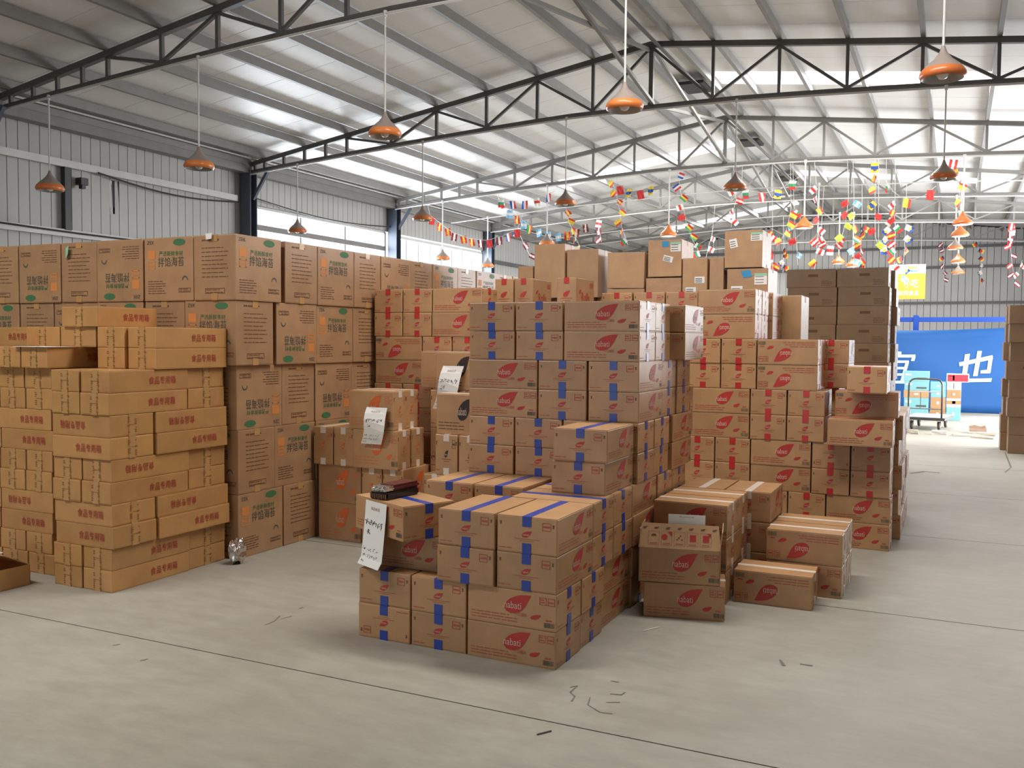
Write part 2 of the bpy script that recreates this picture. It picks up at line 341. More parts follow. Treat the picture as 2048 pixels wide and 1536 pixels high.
def zek_kind():
    L, W, H = .50, .405, .474; r = random.Random(5); lg, fp, fl, ff = sheets(L, W, H)
    for k in ('front', 'back'):
        f = fl[k]
        ff[k].text('ZEK', -L*.36, H*.925, .075, .026, 'print_deep')
        ff[k].poly([(L*.22+.062*math.cos(t), H*.915+.026*math.sin(t)) for t in [i*PI/9 for i in range(18)]], 'print_green')
        f.rect(-L*.42, -L*.27, H*.66, H*.80, 'print_amber'); f.frame(-L*.42, -L*.27, H*.50, H*.63, .008, 'print_amber'); f.rect(-L*.40, -L*.29, H*.555, H*.575, 'print_amber')
        f.text('严选新鲜食材', L*.05, H*.745, .24, .038, 'print_green'); f.text('拌馅海苔', L*.05, H*.615, .26, .072, 'print_deep')
        g = ff[k]
        g.lines(-L*.42, H*.31, L*.36, 6, .018, 'print_brown', r, h=.006)
        g.frame(L*.20, L*.44, H*.13, H*.20, .004, 'print_brown'); g.lines(L*.22, H*.18, L*.2, 2, .014, 'print_brown', r, h=.006)
        g.poly([(L*.33+.03*math.cos(t), H*.32+.034*math.sin(t)) for t in [i*PI/7 for i in range(8)]] + [(L*.33+.022*math.cos(t), H*.32+.022*math.sin(t)) for t in [i*PI/7 for i in range(7, -1, -1)]], 'print_deep')
    for k in ('left', 'right'):
        g = ff[k]; g.lines(-W*.30, H*.80, W*.62, 8, .030, 'print_brown', r, h=.006); g.frame(-W*.22, W*.24, H*.10, H*.185, .005, 'print_brown'); g.lines(-W*.19, H*.157, W*.38, 2, .018, 'print_brown', r, h=.006)
        g.lines(-W*.3, H*.92, W*.5, 1, .02, 'print_brown', r, h=.012)
    finish('Z', L, W, H, 'card_zek', 'tape_clear', lg, fp, wid=.06, tab=.05)
zek_kind()
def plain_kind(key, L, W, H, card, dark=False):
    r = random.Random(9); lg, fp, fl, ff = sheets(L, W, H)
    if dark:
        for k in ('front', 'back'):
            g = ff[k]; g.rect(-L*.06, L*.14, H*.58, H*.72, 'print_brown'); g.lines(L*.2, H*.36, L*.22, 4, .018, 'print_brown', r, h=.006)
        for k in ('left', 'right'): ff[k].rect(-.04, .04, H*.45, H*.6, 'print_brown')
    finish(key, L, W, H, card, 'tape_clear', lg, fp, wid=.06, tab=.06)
plain_kind('D', .60, .45, .231, 'card_shaded', True); plain_kind('S', .50, .42, .275, 'card_shaded', True)
plain_kind('P', .50, .50, .515, 'card_plain')
def roll_kind():
    L, W, H = .42, .185, .31; r = random.Random(4); lg, fp, fl, ff = sheets(L, W, H)
    for k in ('front', 'back'):
        fl[k].text('Rolls', 0, H*.47, L*.42, H*.26, 'print_red'); leaf(ff[k], -L*.28, H*.62, L*.12, H*.12, 'print_red'); leaf(ff[k], L*.3, H*.3, L*.14, H*.1, 'print_red')
        ff[k].lines(-L*.45, H*.12, L*.8, 2, .014, 'print_redfine', r, h=.005); ff[k].rect(L*.25, L*.42, H*.75, H*.88, 'print_redfine')
    for k in ('left', 'right'):
        leaf(fl[k], 0, H*.55, W*.36, H*.17, 'print_red'); ff[k].rect(-W*.3, W*.3, H*.42, H*.435, 'print_redfine'); ff[k].rect(-W*.18, W*.18, H*.36, H*.37, 'print_redfine')
    finish('X', L, W, H, 'card_nabati', 'tape_red', lg, fp)
roll_kind()

ORD = ['', 'bottom', 'second', 'third', 'fourth', 'fifth', 'sixth', 'seventh', 'eighth', 'ninth', 'tenth', 'eleventh', 'twelfth']
NAMES = dict(G='food_carton', B='leaf_carton', R='leaf_carton', N='leaf_carton', O='orange_leaf_carton', K='black_leaf_carton', F='food_carton', Z='seaweed_carton', D='brown_carton', S='brown_carton', P='plain_carton', X='roll_carton')
DESC = dict(G='flat lettered carton', B='blue-taped carton', R='red-taped carton', N='white-taped carton', O='orange-leaf carton', K='black-leaf carton', F='flat lettered carton', Z='seaweed carton', D='shaded brown carton', S='shaded brown carton', P='plain brown carton', X='red Rolls carton')
def carton(kind, cx, cy, z, yaw=0, flip=False, label='', group=None, name=None, jit=.15, scale=None, a_top=False):
    K = KINDS[kind]; a = math.radians(yaw + R0.uniform(-jit, jit))
    o = link(name or NAMES[kind], K['body'], None, (cx, cy, z + (K['H'] if flip else 0)), (PI if flip else 0, 0, a))
    if scale: o.scale = scale
    for me in K['tapes']: link('tape', me, o)
    q = round(math.degrees(a)/90) % 4
    vis = {0: ['front', 'right'], 3: ['right', 'back'], 1: ['front', 'left'], 2: ['back', 'left']}[q]
    if flip: vis = [{'front': 'back', 'back': 'front'}.get(v, v) for v in vis]
    elif a_top: vis = vis + ['top']
    for v in vis:
        if v in K['logos']: link(K['lname'], K['logos'][v], o)
        if v in K['fines']: link(K['fname'], K['fines'][v], o)['kind'] = 'stuff'
    tag(o, label, 'carton', group); return o
GAP = .004
def row(kind, layer, y, x, seq, stack, corner, dx=-1, flip='', group=None, dy=None, z=None, start=1, skip=''):
    """cartons side by side along X, fronts on y; S = end out, L = long side out; runs from x in direction dx"""
    K = KINDS[kind]; zz = (layer-1)*K['H'] if z is None else z; k = start-1
    for i, ch in enumerate(seq):
        if ch == '-': x += dx*.05; continue
        k += 1
        wd, dp, yaw = (K['W'], K['L'], -90) if ch in 'Ss' else (K['L'], K['W'], 0)
        off = (dy[i] if dy else 0) + R0.uniform(-.006, .006)
        if ch in 'SL':
            carton(kind, x + dx*wd/2, y + dp/2 + off, zz, yaw, flip=str(i) in flip, group=group or stack,
                   label=f"{DESC[kind]} {'end' if ch == 'S' else 'side'} out, {ORD[layer]} layer of {stack}, {ORD[k] if k > 1 else 'first'} from {corner}")
        x += dx*(wd+GAP)
def side(kind, layer, xf, y, seq, stack, flip='', group=None, dxs=None, z=None, start=2, facing=1):
    """cartons one behind the other along Y, outer faces on x = xf (facing +X when facing = 1); e = end out, l = long side out"""
    K = KINDS[kind]; zz = (layer-1)*K['H'] if z is None else z; k = start-1
    for i, ch in enumerate(seq):
        if ch == '-': y += .05; continue
        k += 1
        wd, dp, yaw = (K['W'], K['L'], 0) if ch == 'e' else (K['L'], K['W'], 90)
        off = (dxs[i] if dxs else 0) + R0.uniform(-.006, .006)
        carton(kind, xf - facing*(dp/2 - off), y + wd/2, zz, yaw, flip=str(i) in flip, group=group or stack,
               label=f"{DESC[kind]} on {stack}'s aisle side, {ORD[layer]} layer, {ORD[k] if k > 1 else 'first'} behind the corner")
        y += wd+GAP

# ---------------------------------------------------------------- the building
fl = MB(); fl.box(XL-.3, XE+.3, YF-.3, YB+.3, -.14, -.02, 'joint_dark')
floor = struct(link('floor', fl.mesh('floor')))
js = [YF-.3, -3.87, -1.4, 1.06, 3.53, 5.88, 8.39, 10.87, 13.4, 15.9, 18.4, 20.9, 23.4, 25.9, 28.4, 30.9, YB+.3]
for a, b in zip(js[:-1], js[1:]):
    mb = MB(); mb.box(XL-.3, XE+.3, a+.005, b-.005, -.08, 0, 'concrete'); link('slab', mb.mesh('slab'), floor)
# left wall: narrow steel sheets; two long openings for the windows
wl = MB(); bk = 'joint_dark'; x0, x1 = XL-.12, XL-.06; TR = (9.82, 9.90, 3.56, 3.96)      # TR: a tear in the sheets, open to the sky
wl.box(x0, x1, YF, TR[0], 0, 4.85, bk); wl.box(x0, x1, TR[1], 12.74, 0, 4.85, bk); wl.box(x0, x1, TR[0], TR[1], 0, TR[2], bk); wl.box(x0, x1, TR[0], TR[1], TR[3], 4.85, bk)
wl.box(x0, x1, 21.85, YB, 0, 4.85, bk); wl.box(x0, x1, 12.74, 21.85, 4.02, 4.85, bk); wl.box(x0, x1, 12.74, 21.85, 0, 2.5, bk)
wall_left = struct(link('wall_left', wl.mesh('wall_left')))
pm = MB(); pm.box(-.025, 0, .005, .160, 0, 1, 'wall_sheet'); pmesh = pm.mesh('wall_panel')
y = 6.0
while y < YB-.2:
    inwin = any(a-.2 < y < b for a, b, _, _ in WIN) or 17.1 < y < 17.5
    if inwin:
        link('wall_panel', pmesh, wall_left, (XL-.03, y, 4.0), None, (1, 1, .8))
        if y < 13.5 or y > 20.5: link('wall_panel', pmesh, wall_left, (XL-.03, y, 0), None, (1, 1, 2.5))
    elif y < TR[1] and y+.165 > TR[0]:
        link('wall_panel', pmesh, wall_left, (XL-.03, y, 0), None, (1, 1, TR[2]-.1)); link('wall_panel', pmesh, wall_left, (XL-.03, y, TR[3]), None, (1, 1, 4.8-TR[3]))
        for ya, yb in ((y+.005, TR[0]+.02), (TR[1]-.015, y+.16)):
            if yb-ya > .01: mt = MB(); mt.poly([(XL-.035, ya, TR[2]-.1), (XL-.035, yb+.01, TR[2]-.1), (XL-.035, yb, TR[2]+.15), (XL-.035, yb-.02, TR[3]), (XL-.035, ya, TR[3])], 'wall_sheet'); link('torn_edge', mt.mesh('torn_edge'), wall_left)
    else: link('wall_panel', pmesh, wall_left, (XL-.03, y, 0), None, (1, 1, 4.8))
    y += .165
# end wall
wb = MB(); wb.poly([(XL-.1, YB+.05, 0), (XE+.1, YB+.05, 0), (XE+.1, YB+.05, roof_z(XE)+.02), (XR, YB+.05, ZR+.02), (XL-.1, YB+.05, roof_z(XL)+.02)], 'joint_dark')
wall_back = struct(link('wall_back', wb.mesh('wall_back')))
pb = MB(); pb.box(.006, .194, 0, .03, 0, 1, 'wall_sheet'); pbm = pb.mesh('wall_panel')
x = XL
while x < XE-.1:
    link('wall_panel', pbm, wall_back, (x, YB, 0), None, (1, 1, min(roof_z(x), roof_z(x+.2))-.03)); x += .2
# right wall with the big loading door, and the wall behind the camera with an opening added for the fill light
wr = MB(); a, b, h = DOOR
wr.box(XE, XE+.08, YF, a, 0, 5.2, 'wall_sheet'); wr.box(XE, XE+.08, b, YB, 0, 5.2, 'wall_sheet'); wr.box(XE, XE+.08, a, b, h, 5.2, 'wall_sheet')
struct(link('wall_right', wr.mesh('wall_right')))
wf = MB(); a, b, h = FILL_OPENING
wf.box(XL-.1, a, YF-.08, YF, 0, 6, 'wall_sheet'); wf.box(b, XE+.1, YF-.08, YF, 0, 6, 'wall_sheet'); wf.box(a, b, YF-.08, YF, h, 6, 'wall_sheet')
struct(link('wall_front', wf.mesh('wall_front')))
# roof sheets, each a panel from eave to ridge; skylight panes replace part of some
cm_ = MB(); cm_.bar((XR, YF, ZR+.05), (XR, YB, ZR+.05), .3, .02, 'roof_sheet')
ceiling = struct(link('ceiling', cm_.mesh('ceiling')))
def sheet(x0, x1, y0, y1, m='roof_sheet', name='roof_panel', t=.05, par=None):
    mb = MB(); g = .004
    pts = [(x0, y0+g), (x1, y0+g), (x1, y1-g), (x0, y1-g)]
    lo = [(x, y, roof_z(x)) for x, y in pts]; hi = [(x, y, roof_z(x)+t) for x, y in pts]
    mb.poly(lo[::-1], m); mb.poly(hi, m)
    for i in range(4): j = (i+1) % 4; mb.poly([lo[i], lo[j], hi[j], hi[i]], m)
    return link(name, mb.mesh(name), par or ceiling)
def slope(base, sky, xa, xb, s0, s1):
    y = base
    while y > YF: y -= PW
    while y < YB:
        if any(abs(y-q) < .02 for q in sky):
            sheet(xa, s0, y, y+PW); sheet(s1, xb, y, y+PW); sheet(s0, s1, y, y+PW, 'pane', 'skylight_pane', .012)
        else: sheet(xa, xb, y, y+PW)
        y += PW
slope(14.68, RSKY, XR, XE+.2, -3.6, .38); slope(19.5, LSKY, XL-.2, XR, -8.4, -4.25)
for k, (a, b, z0, z1) in enumerate(WIN):
    fr = MB()
    for q in (z0, z1): fr.box(XL-.1, XL-.03, a, b, q-.03, q+.03, 'rail_pale')
    for q in (a, b): fr.box(XL-.1, XL-.03, q-.03, q+.03, z0, z1, 'rail_pale')
    o = struct(link('window_%d' % (k+1), fr.mesh('window_frame')))
    zb = 3.62 if k == 0 else 3.3
    br = MB(); br.box(XL-.1, XL-.02, a, b, zb-.05, zb+.05, 'steel_pale'); link('window_rail', br.mesh('window_rail'), o)
    n = 3 if k == 0 else 8
    for i in range(1, n):
        bb = MB(); yy = a+(b-a)*i/n; wdt = .012 if k else .02
        bb.box(XL-.08, XL-.06, yy-wdt, yy+wdt, z0, z1, 'steel_pale'); link('mullion', bb.mesh('mullion'), o)
# wall rails, gutter board, columns
def beam(name, a, b, wd, ht, m, label, cat, group=None):
    mb = MB(); mb.bar(a, b, wd, ht, m); return tag(link(name, mb.mesh(name)), label, cat, group)
beam('wall_rail', (XL+.03, YF, 4.05), (XL+.03, 12.4, 4.05), .06, .10, 'rail_pale', 'pale steel wall rail above the windowless sheets, upper of the pair', 'rail')
beam('wall_rail', (XL+.03, YF, 3.08), (XL+.03, 12.4, 3.08), .06, .10, 'rail_pale', 'pale steel wall rail just above the green-lettered cartons', 'rail')
beam('wall_rail', (XL+.03, 22, 3.75), (XL+.03, YB, 3.75), .06, .10, 'steel_dark', 'dark steel wall rail beyond the second window', 'rail')
beam('eave_beam', (XL+.12, YF, 4.56), (XL+.12, YB, 4.56), .18, .13, 'steel_pale', 'long grey eave beam along the top of the window wall', 'beam')
beam('gutter_board', (XL+.11, YF, 4.68), (XL+.11, YB, 4.68), .18, .10, 'purlin_grey', 'grey box gutter board under the eave on the window wall', 'gutter')
mb = MB(); mb.tube([(XL+.30, YF, 4.72), (XL+.30, 12.4, 4.73), (XL+.30, YB, 4.72)], .015, 'white_paint', 6)
tag(link('eave_conduit', mb.mesh('eave_conduit')), 'thin white conduit running along the eave gutter', 'conduit')
for z in (2.95, 4.1, 4.75):
    beam('wall_rail', (XL, YB-.05, z), (XE, YB-.05, z), .06, .08, 'steel_dark', f"dark rail across the far end wall, {'low' if z < 3 else 'middle' if z < 4.5 else 'top'} one", 'rail')
for i, yc in enumerate((7.7, 12.6, 17.25, 21.85, 26.4, 31.0)):
    mb = MB(); mb.box(-.11, .11, -.09, -.075, 0, 4.55, 'steel_column'); mb.box(-.11, .11, .075, .09, 0, 4.55, 'steel_column'); mb.box(-.012, .012, -.075, .075, 0, 4.55, 'steel_column')
    m2 = MB(); m2.bar((.1, 0, 4.05), (.42, 0, 4.5), .05, .05, 'steel_column')
    o = link('steel_column', mb.mesh('steel_column'), None, (XL+.13, yc, 0)); link('knee_brace', m2.mesh('knee_brace'), o)
    tag(o, 'dark steel column with knee brace ' + ['under the nearest truss', 'at the near edge of the first window', 'between the two windows', 'at the far edge of the second window', 'first beyond the second window', 'nearest the far end wall'][i], 'column')

# ---------------------------------------------------------------- trusses
NL = [0, .87, 1.75, 2.6, 3.48, 4.32, 5.19, 5.62, 6.06, 6.5, 6.92, 7.13]
def chord_z(x): return 5.81 - (SL*(XR-x) if x < XR else SR*(x-XR))
def low_z(x):
    t = abs(x-XR); e = 4.53 if x < XR else 4.62
    return 4.91 - (4.91-e)*max(0, (t-1.0)/6.1)**1.25
def truss(Y, dark, where):
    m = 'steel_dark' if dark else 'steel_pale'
    root = bpy.data.objects.new('roof_truss', None); C.objects.link(root); root.location = (XR, Y, 0)
    def part(n, mb): link(n, mb.mesh(n), root)
    off = Vector((XR, 0, 0))
    for s in (-1, 1):
        xe = XR + s*7.13
        mb = MB(); mb.bar((0, 0, chord_z(XR)-.035), (s*7.2, 0, chord_z(XR+s*7.2)-.035), .07, .075, m); part('top_chord', mb)
        for i, n in enumerate(NL):
            if i == 0 and s == 1: continue
            x = XR+s*n; mb = MB(); wd = .06 if i == 0 else .042
            mb.bar((s*n, 0, low_z(x)), (s*n, 0, chord_z(x)-.04), wd, wd, m); part('web_post', mb)
        for ti, bi in ((0, 1), (2, 1), (2, 3), (4, 3), (4, 5), (6, 5)):
            mb = MB(); xa, xb = XR+s*NL[ti], XR+s*NL[bi]
            mb.bar((s*NL[ti], 0, chord_z(xa)-.07), (s*NL[bi], 0, low_z(xb)+.03), .036, .04, m, (0, 1, 0)); part('web_diagonal', mb)
    xs = [XR + (-7.2 + 14.4*i/24) for i in range(25)]
    mb = MB(); mb.tube([(x-XR, 0, low_z(x)) for x in xs], .035, m, 6); part('bottom_chord', mb)
    mb = MB(); mb.tube([(x-XR, -.05, low_z(x)-.05) for x in xs], .014, 'white_paint', 6); part('conduit', mb)
    tag(root, ('dark' if dark else 'pale') + ' steel roof truss with zigzag webs ' + where, 'truss')  # trusses past the second get the paler steel
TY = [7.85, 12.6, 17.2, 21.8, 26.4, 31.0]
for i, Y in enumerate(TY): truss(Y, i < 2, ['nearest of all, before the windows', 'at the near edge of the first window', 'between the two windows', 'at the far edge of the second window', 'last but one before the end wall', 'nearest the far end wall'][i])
for s in (-1, 1):
    for k, n in enumerate([.3] + [NL[i] for i in (1, 2, 3, 4, 5, 6, 8, 10)]):
        x = XR+s*n; mb = MB(); zc = chord_z(x)+.06
        mb.bar((x, YF, zc), (x, YB, zc), .055, .12, 'purlin_grey')
        tag(link('purlin', mb.mesh('purlin')), f"grey steel purlin under the {'window-side' if s < 0 else 'door-side'} slope, {ORD[k+1] if k else 'first'} from the ridge", 'purlin', 'purlins under the ' + ('window-side' if s < 0 else 'door-side') + ' slope')
for i in range(len(TY)-1):
    for a, b in ((5.7, 4.95), (4.95, 5.7)):
        mb = MB(); mb.bar((XR+(.03 if a > b else -.03), TY[i], a), (XR+(.03 if a > b else -.03), TY[i+1], b), .045, .045, 'steel_pale')
        tag(link('ridge_brace', mb.mesh('ridge_brace')), f"ridge brace {'falling' if a > b else 'rising'} away from the {['nearest', 'second', 'third', 'fourth', 'fifth'][i]} truss", 'brace', 'crossed ridge braces')
mb = MB(); mb.bar((XR+.12, 8, 5.72), (XR+.12, 31, 5.72), .04, .03, 'steel_dark'); tag(link('ridge_cable_tray', mb.mesh('ridge_cable_tray')), 'dark cable tray under the roof ridge', 'cable tray')
for y in (15.0, 19.6, 24.2):
    mb = MB(); mb.box(-.2, .2, -.3, .3, 0, .05, 'cable'); tag(link('ridge_vent', mb.mesh('ridge_vent'), None, (XR, y, 5.76)), 'black ridge vent flap ' + ('past the second truss' if y < 16 else 'past the third truss' if y < 20 else 'past the fourth truss'), 'vent', 'ridge vents')

# ---------------------------------------------------------------- pendant lamps
pr_ = [(.012, .235), (.018, .215), (.03, .185), (.06, .145), (.105, .105), (.14, .07)]
pro = [(.14, .07), (.156, .045), (.16, .025), (.15, .006), (.142, 0)]
mb = MB(); mb.lathe(pr_, 'lamp_grey'); shade_top = mb.mesh('shade_crown', True)
mb = MB(); mb.lathe(pr_, 'lamp_orange'); shade_top2 = mb.mesh('shade_crown', True)
mb = MB(); mb.lathe(pro, 'lamp_orange'); shade_rim = mb.mesh('shade_rim', True)
mb = MB(); mb.lathe([(.142, 0), (.13, .012), (.1, .06), (.05, .11), (.02, .16)], 'lamp_inner'); shade_in = mb.mesh('shade_lining', True)
def bulbm(m, r): 
    mb = MB(); mb.lathe([(0.001, -.005), (r*.6, .004), (r, .03), (r, .05), (r*.6, .085), (.018, .11), (.018, .15)], m, 16); return mb.mesh('bulb', True)
bulb_off, bulb_on = bulbm('bulb', .045), bulbm('bulb_lit', .10)
def lamp(x, Y, z, ztop, lit, rodr, label, group, sc=1.0):
    o = bpy.data.objects.new('pendant_lamp', None); C.objects.link(o); o.location = (x, Y, z)
    link('shade_crown', shade_top2 if lit else shade_top, o, scale=(sc,)*3); link('shade_rim', shade_rim, o, scale=(sc,)*3); link('shade_lining', shade_in, o, scale=(sc,)*3)
    link('bulb', bulb_on if lit else bulb_off, o, scale=(sc,)*3)
    mb = MB(); mb.tube([(0, 0, .22*sc), (0, 0, ztop-z)], rodr, 'white_paint', 8); mb.tube([(0, 0, ztop-z-.03), (0, 0, ztop-z+.03)], rodr*1.9, 'white_paint', 8); link('rod', mb.mesh('rod'), o)
    tag(o, label, 'lamp', group)
for k, (px, py) in enumerate(((100, 382), (398, 338), (770, 274), (1249, 221), (1885, 158))):
    p = at_y(px, py, TY[0]-.05); lamp(p.x, TY[0]-.05, p.z, low_z(p.x)-.05, False, .010, 'unlit orange pendant lamp on the nearest dark truss, ' + ['nearest the window wall', 'second from the window wall', 'third from the window wall', 'fourth from the window wall', 'nearest the door wall'][k], 'lamps on the first truss', 1.05)
for k, (px, py) in enumerate(((595, 466), (845, 441), (1131, 411), (1470, 380), (1887, 359))):
    p = at_y(px, py, 12.55); lamp(p.x, 12.55, p.z, low_z(p.x)-.05, False, .010, 'unlit orange pendant lamp on the second dark truss, ' + ['nearest the window wall', 'second from the window wall', 'third from the window wall', 'fourth from the window wall', 'nearest the door wall'][k], 'lamps on the second truss', 1.0)
FL = [(885, 520, 17.15, 0, 'low before the second window'), (1094, 490, 17.15, 0, 'just above the tall plain carton'), (1337, 473, 17.15, 1, 'above the stickered plain carton'), (1608, 457, 17.15, 1, 'between the dangling strings near the far wall'), (1925, 450, 17.15, 1, 'highest of the column by the sign'),
      (1920, 473, 19.3, 1, 'second of the column by the sign'), (1910, 499, 21.75, 0, 'third of the column by the sign'), (1916, 526, 23.8, 1, 'fourth of the column by the sign'), (1916, 548, 26.35, 0, 'lowest of the column by the sign'),
      (1635, 488, 19.3, 0, 'beside the fan of folded flags'), (1677, 528, 23.8, 1, 'over the shaded brown stack'), (1705, 534, 23.8, 1, 'over the shaded stack beside lime flags'), (975, 535, 19.3, 0, 'half behind the great wall')]
for px, py, Y, lit, wh in FL:
    p = at_y(px, py, Y); lamp(p.x, Y, p.z, low_z(p.x) - (.05 if Y not in (19.3, 23.8) else .12), bool(lit), .014, ('lit' if lit else 'unlit') + ' orange pendant lamp ' + wh, 'lamps among the bunting')
# white pipes that carry the rods between the far trusses
for Y in (19.3, 23.8):
    mb = MB(); xs = [XL+.4, -8, -4, 0, XE-.3]
    mb.tube([(x, Y, low_z(x)-.12) for x in xs], .012, 'white_paint', 6)
    tag(link('hanging_pipe', mb.mesh('hanging_pipe')), 'thin white pipe slung crosswise ' + ('past the third truss' if Y < 20 else 'past the fourth truss'), 'pipe')

# ---------------------------------------------------------------- blue-taped piles
LOW, TALL = 'low blue pile', 'tall blue pile'
for ly in (1, 2):
    row('B', ly, 4.10, -1.72, 'LSS', LOW, 'corner', flip='2' if ly == 1 else '')
    side('B', ly, -1.72, 4.10+.335+GAP, 'eleel', LOW, dxs=[0, -.02, 0, .01, 0])
for ly in (3, 4):
    row('B', ly, 4.10, -1.72, 'SS' + ('L' if ly == 3 else ''), LOW, 'corner', dy=[0, -.01, .11])
    side('B', ly, -1.72, 4.60+GAP, 'eelee', LOW)
for ly in (1, 2, 3, 4):
    row('B', ly, 4.90 if ly > 2 else 4.72, -2.275, 'SS', 'low pile second row', 'aisle')
    row('B', ly, 5.42, -2.275, 'SS', 'low pile third row', 'aisle')
t = at_z(806, 1014, .748); cy_, sy_ = math.cos(math.radians(-25)), math.sin(math.radians(-25))
turned = carton('B', t.x + (-.25*cy_ - .1675*sy_), t.y + (-.25*sy_ + .1675*cy_), .561, -25, label='blue-taped carton turned askew on the low pile, hung with a long white note', jit=0)
for ly in (5, 6, 9, 10):
    row('B', ly, 5.36, -1.72, 'LSS', TALL, 'corner')
    side('B', ly, -1.72, 5.36+.335+GAP, 'e-l', TALL, dxs=[0, 0, .085 if ly > 8 else .01])
for ly in (7, 8):
    row('B', ly, 5.36, -1.72, 'SSL', TALL, 'corner'); side('B', ly, -1.72, 5.86+GAP, 'ee', TALL)
carton('B', -1.915, 5.105, .748, -90, label='blue-taped carton jutting from the tall blue pile, lower of the two')
carton('B', -1.905, 5.095, .935, -89, label='blue-taped carton jutting from the tall blue pile, upper of the two')

# ---------------------------------------------------------------- white-taped group
def cnr(kind, x, y, z, yaw, label, flip=False, group='white-taped cartons in the aisle'):
    K = KINDS[kind]; a = math.radians(yaw); return carton(kind, x + K['L']/2*math.cos(a) - K['W']/2*math.sin(a), y + K['L']/2*math.sin(a) + K['W']/2*math.cos(a), z, yaw, flip, label, group, jit=0)
cnr('N', -1.615, 5.16, 0, 13, 'white-taped red-leaf carton on the floor beneath the opened carton')
for ly in (1, 2, 3):
    z = (ly-1)*.205
    for k, y in enumerate((5.62, 5.935)):
        cnr('N', -1.70, y, z, 0, f"white-taped carton, side out, {ORD[ly]} layer behind the opened carton, {'nearer' if k == 0 else 'second'} row")
    for k, x in enumerate((-1.545, -1.23)):
        carton('N', x, 6.25+.2375, z, -90, label=f"white-taped carton set end out at the back, {ORD[ly]} layer, {'beside the blue pile' if k == 0 else 'outer one'}", group='white-taped cartons in the aisle')
cnr('N', -1.205, 5.715, 0, 1.0, 'white-taped red-leaf carton upside down alone at the aisle front', True)
for k, y in enumerate((6.07, 6.385)):
    cnr('N', -1.072, y, 0, 0, f"white-taped carton on the floor carrying an upside-down one, {'front' if k == 0 else 'rear'} of the pair")
    cnr('N', -1.073, y, .205, 0, f"white-taped carton lying upside down atop another, {'front' if k == 0 else 'rear'} of the pair", True)
# the opened carton with its lid flap standing up
def opened():
    L, W, H = .469, .304, .205; t = .004
    bo = MB(); c = 'card_nabati'
    bo.box(-L/2, L/2, -W/2, -W/2+t, 0, H, c); bo.box(-L/2, L/2, W/2-t, W/2, 0, H, c); bo.box(-L/2, -L/2+t, -W/2, W/2, 0, H, c); bo.box(L/2-t, L/2, -W/2, W/2, 0, H, c); bo.box(-L/2, L/2, -W/2, W/2, 0, t, c)
    a = math.radians(12); x0, y0 = -1.645, 5.165
    o = link('opened_leaf_carton', bo.mesh('carton_body'), None, (x0 + L/2*math.cos(a) - W/2*math.sin(a), y0 + L/2*math.sin(a) + W/2*math.cos(a), .205), (0, 0, a))
    link('logo_print', KINDS['N']['logos']['front'], o); link('fine_print', KINDS['N']['fines']['front'], o)['kind'] = 'stuff'
    fm = MB(); f = Face(fm, (0, -W/2, H), (1, 0, 0), (0, .30, .954))
    fm.poly([f.P(p, q, 0) for p, q in ((-L/2-.004, 0), (L/2+.004, 0), (L/2-.012, .145), (-L/2+.012, .145))], 'card_inside'); fm.poly([f.P(p, q, -.004) for p, q in ((-L/2-.004, 0), (-L/2+.012, .145), (L/2-.012, .145), (L/2+.004, 0))], 'card_inside')
    for p, q in (((-L/2-.004, 0), (L/2+.004, 0)), ((L/2+.004, 0), (L/2-.012, .145)), ((L/2-.012, .145), (-L/2+.012, .145)), ((-L/2+.012, .145), (-L/2-.004, 0))):
        fm.poly([f.P(*p, -.004), f.P(*q, -.004), f.P(*q, 0), f.P(*p, 0)], 'card_inside')
    fl_ = link('lid_flap', fm.mesh('lid_flap'), o)
    ip = MB(); g = Face(ip, (0, -W/2, H), (1, 0, 0), (0, .30, .954))
    for i in range(7): leaf(g, -L*.43 + i*L*.143, .118, .03, .012, 'print_brown')
    for i in range(5):
        cx = -.15 + i*.075; g.frame(cx-.032, cx+.032, .018, .098, .0015, 'print_redfine')
        if i == 1: g.poly([(cx-.012+.017*math.cos(q*PI/6), .066+.017*math.sin(q*PI/6)) for q in range(12)], 'print_red')
        elif i == 0: g.poly([(cx+.016*math.cos(q*PI/6), .070+.012*math.sin(q*PI/6)) for q in range(7)], 'print_brown')
        elif i == 2:
            for q in range(4): g.rect(cx-.018+q*.009, cx-.008+q*.009, .05+.011*(q % 3), .056+.011*(q % 3), 'print_brown')
        else: g.rect(cx-.016, cx+.02, .045, .085, 'print_red')
        if i in (1, 4): g.poly([(cx+.03, .098), (cx+.006, .098), (cx+.03, .074)], 'print_red', .0016)
        g.rect(cx-.022, cx+.022, .026, .030, 'print_redfine')
    link('pictogram_print', ip.mesh('pictogram_print'), fl_)
    for s in (-1, 1):
        sm = MB(); sm.box(0, .004, -W/2, W/2, 0, .11, 'card_inside', Matrix.Translation((s*L/2 - (.004 if s > 0 else 0), 0, H)) @ Matrix.Rotation(.12 if s > 0 else .05, 4, 'Y')); link('side_flap', sm.mesh('side_flap'), o)
    tag(o, 'opened white-taped carton with its pictogram flap standing up and a paper sign', 'carton')
opened()

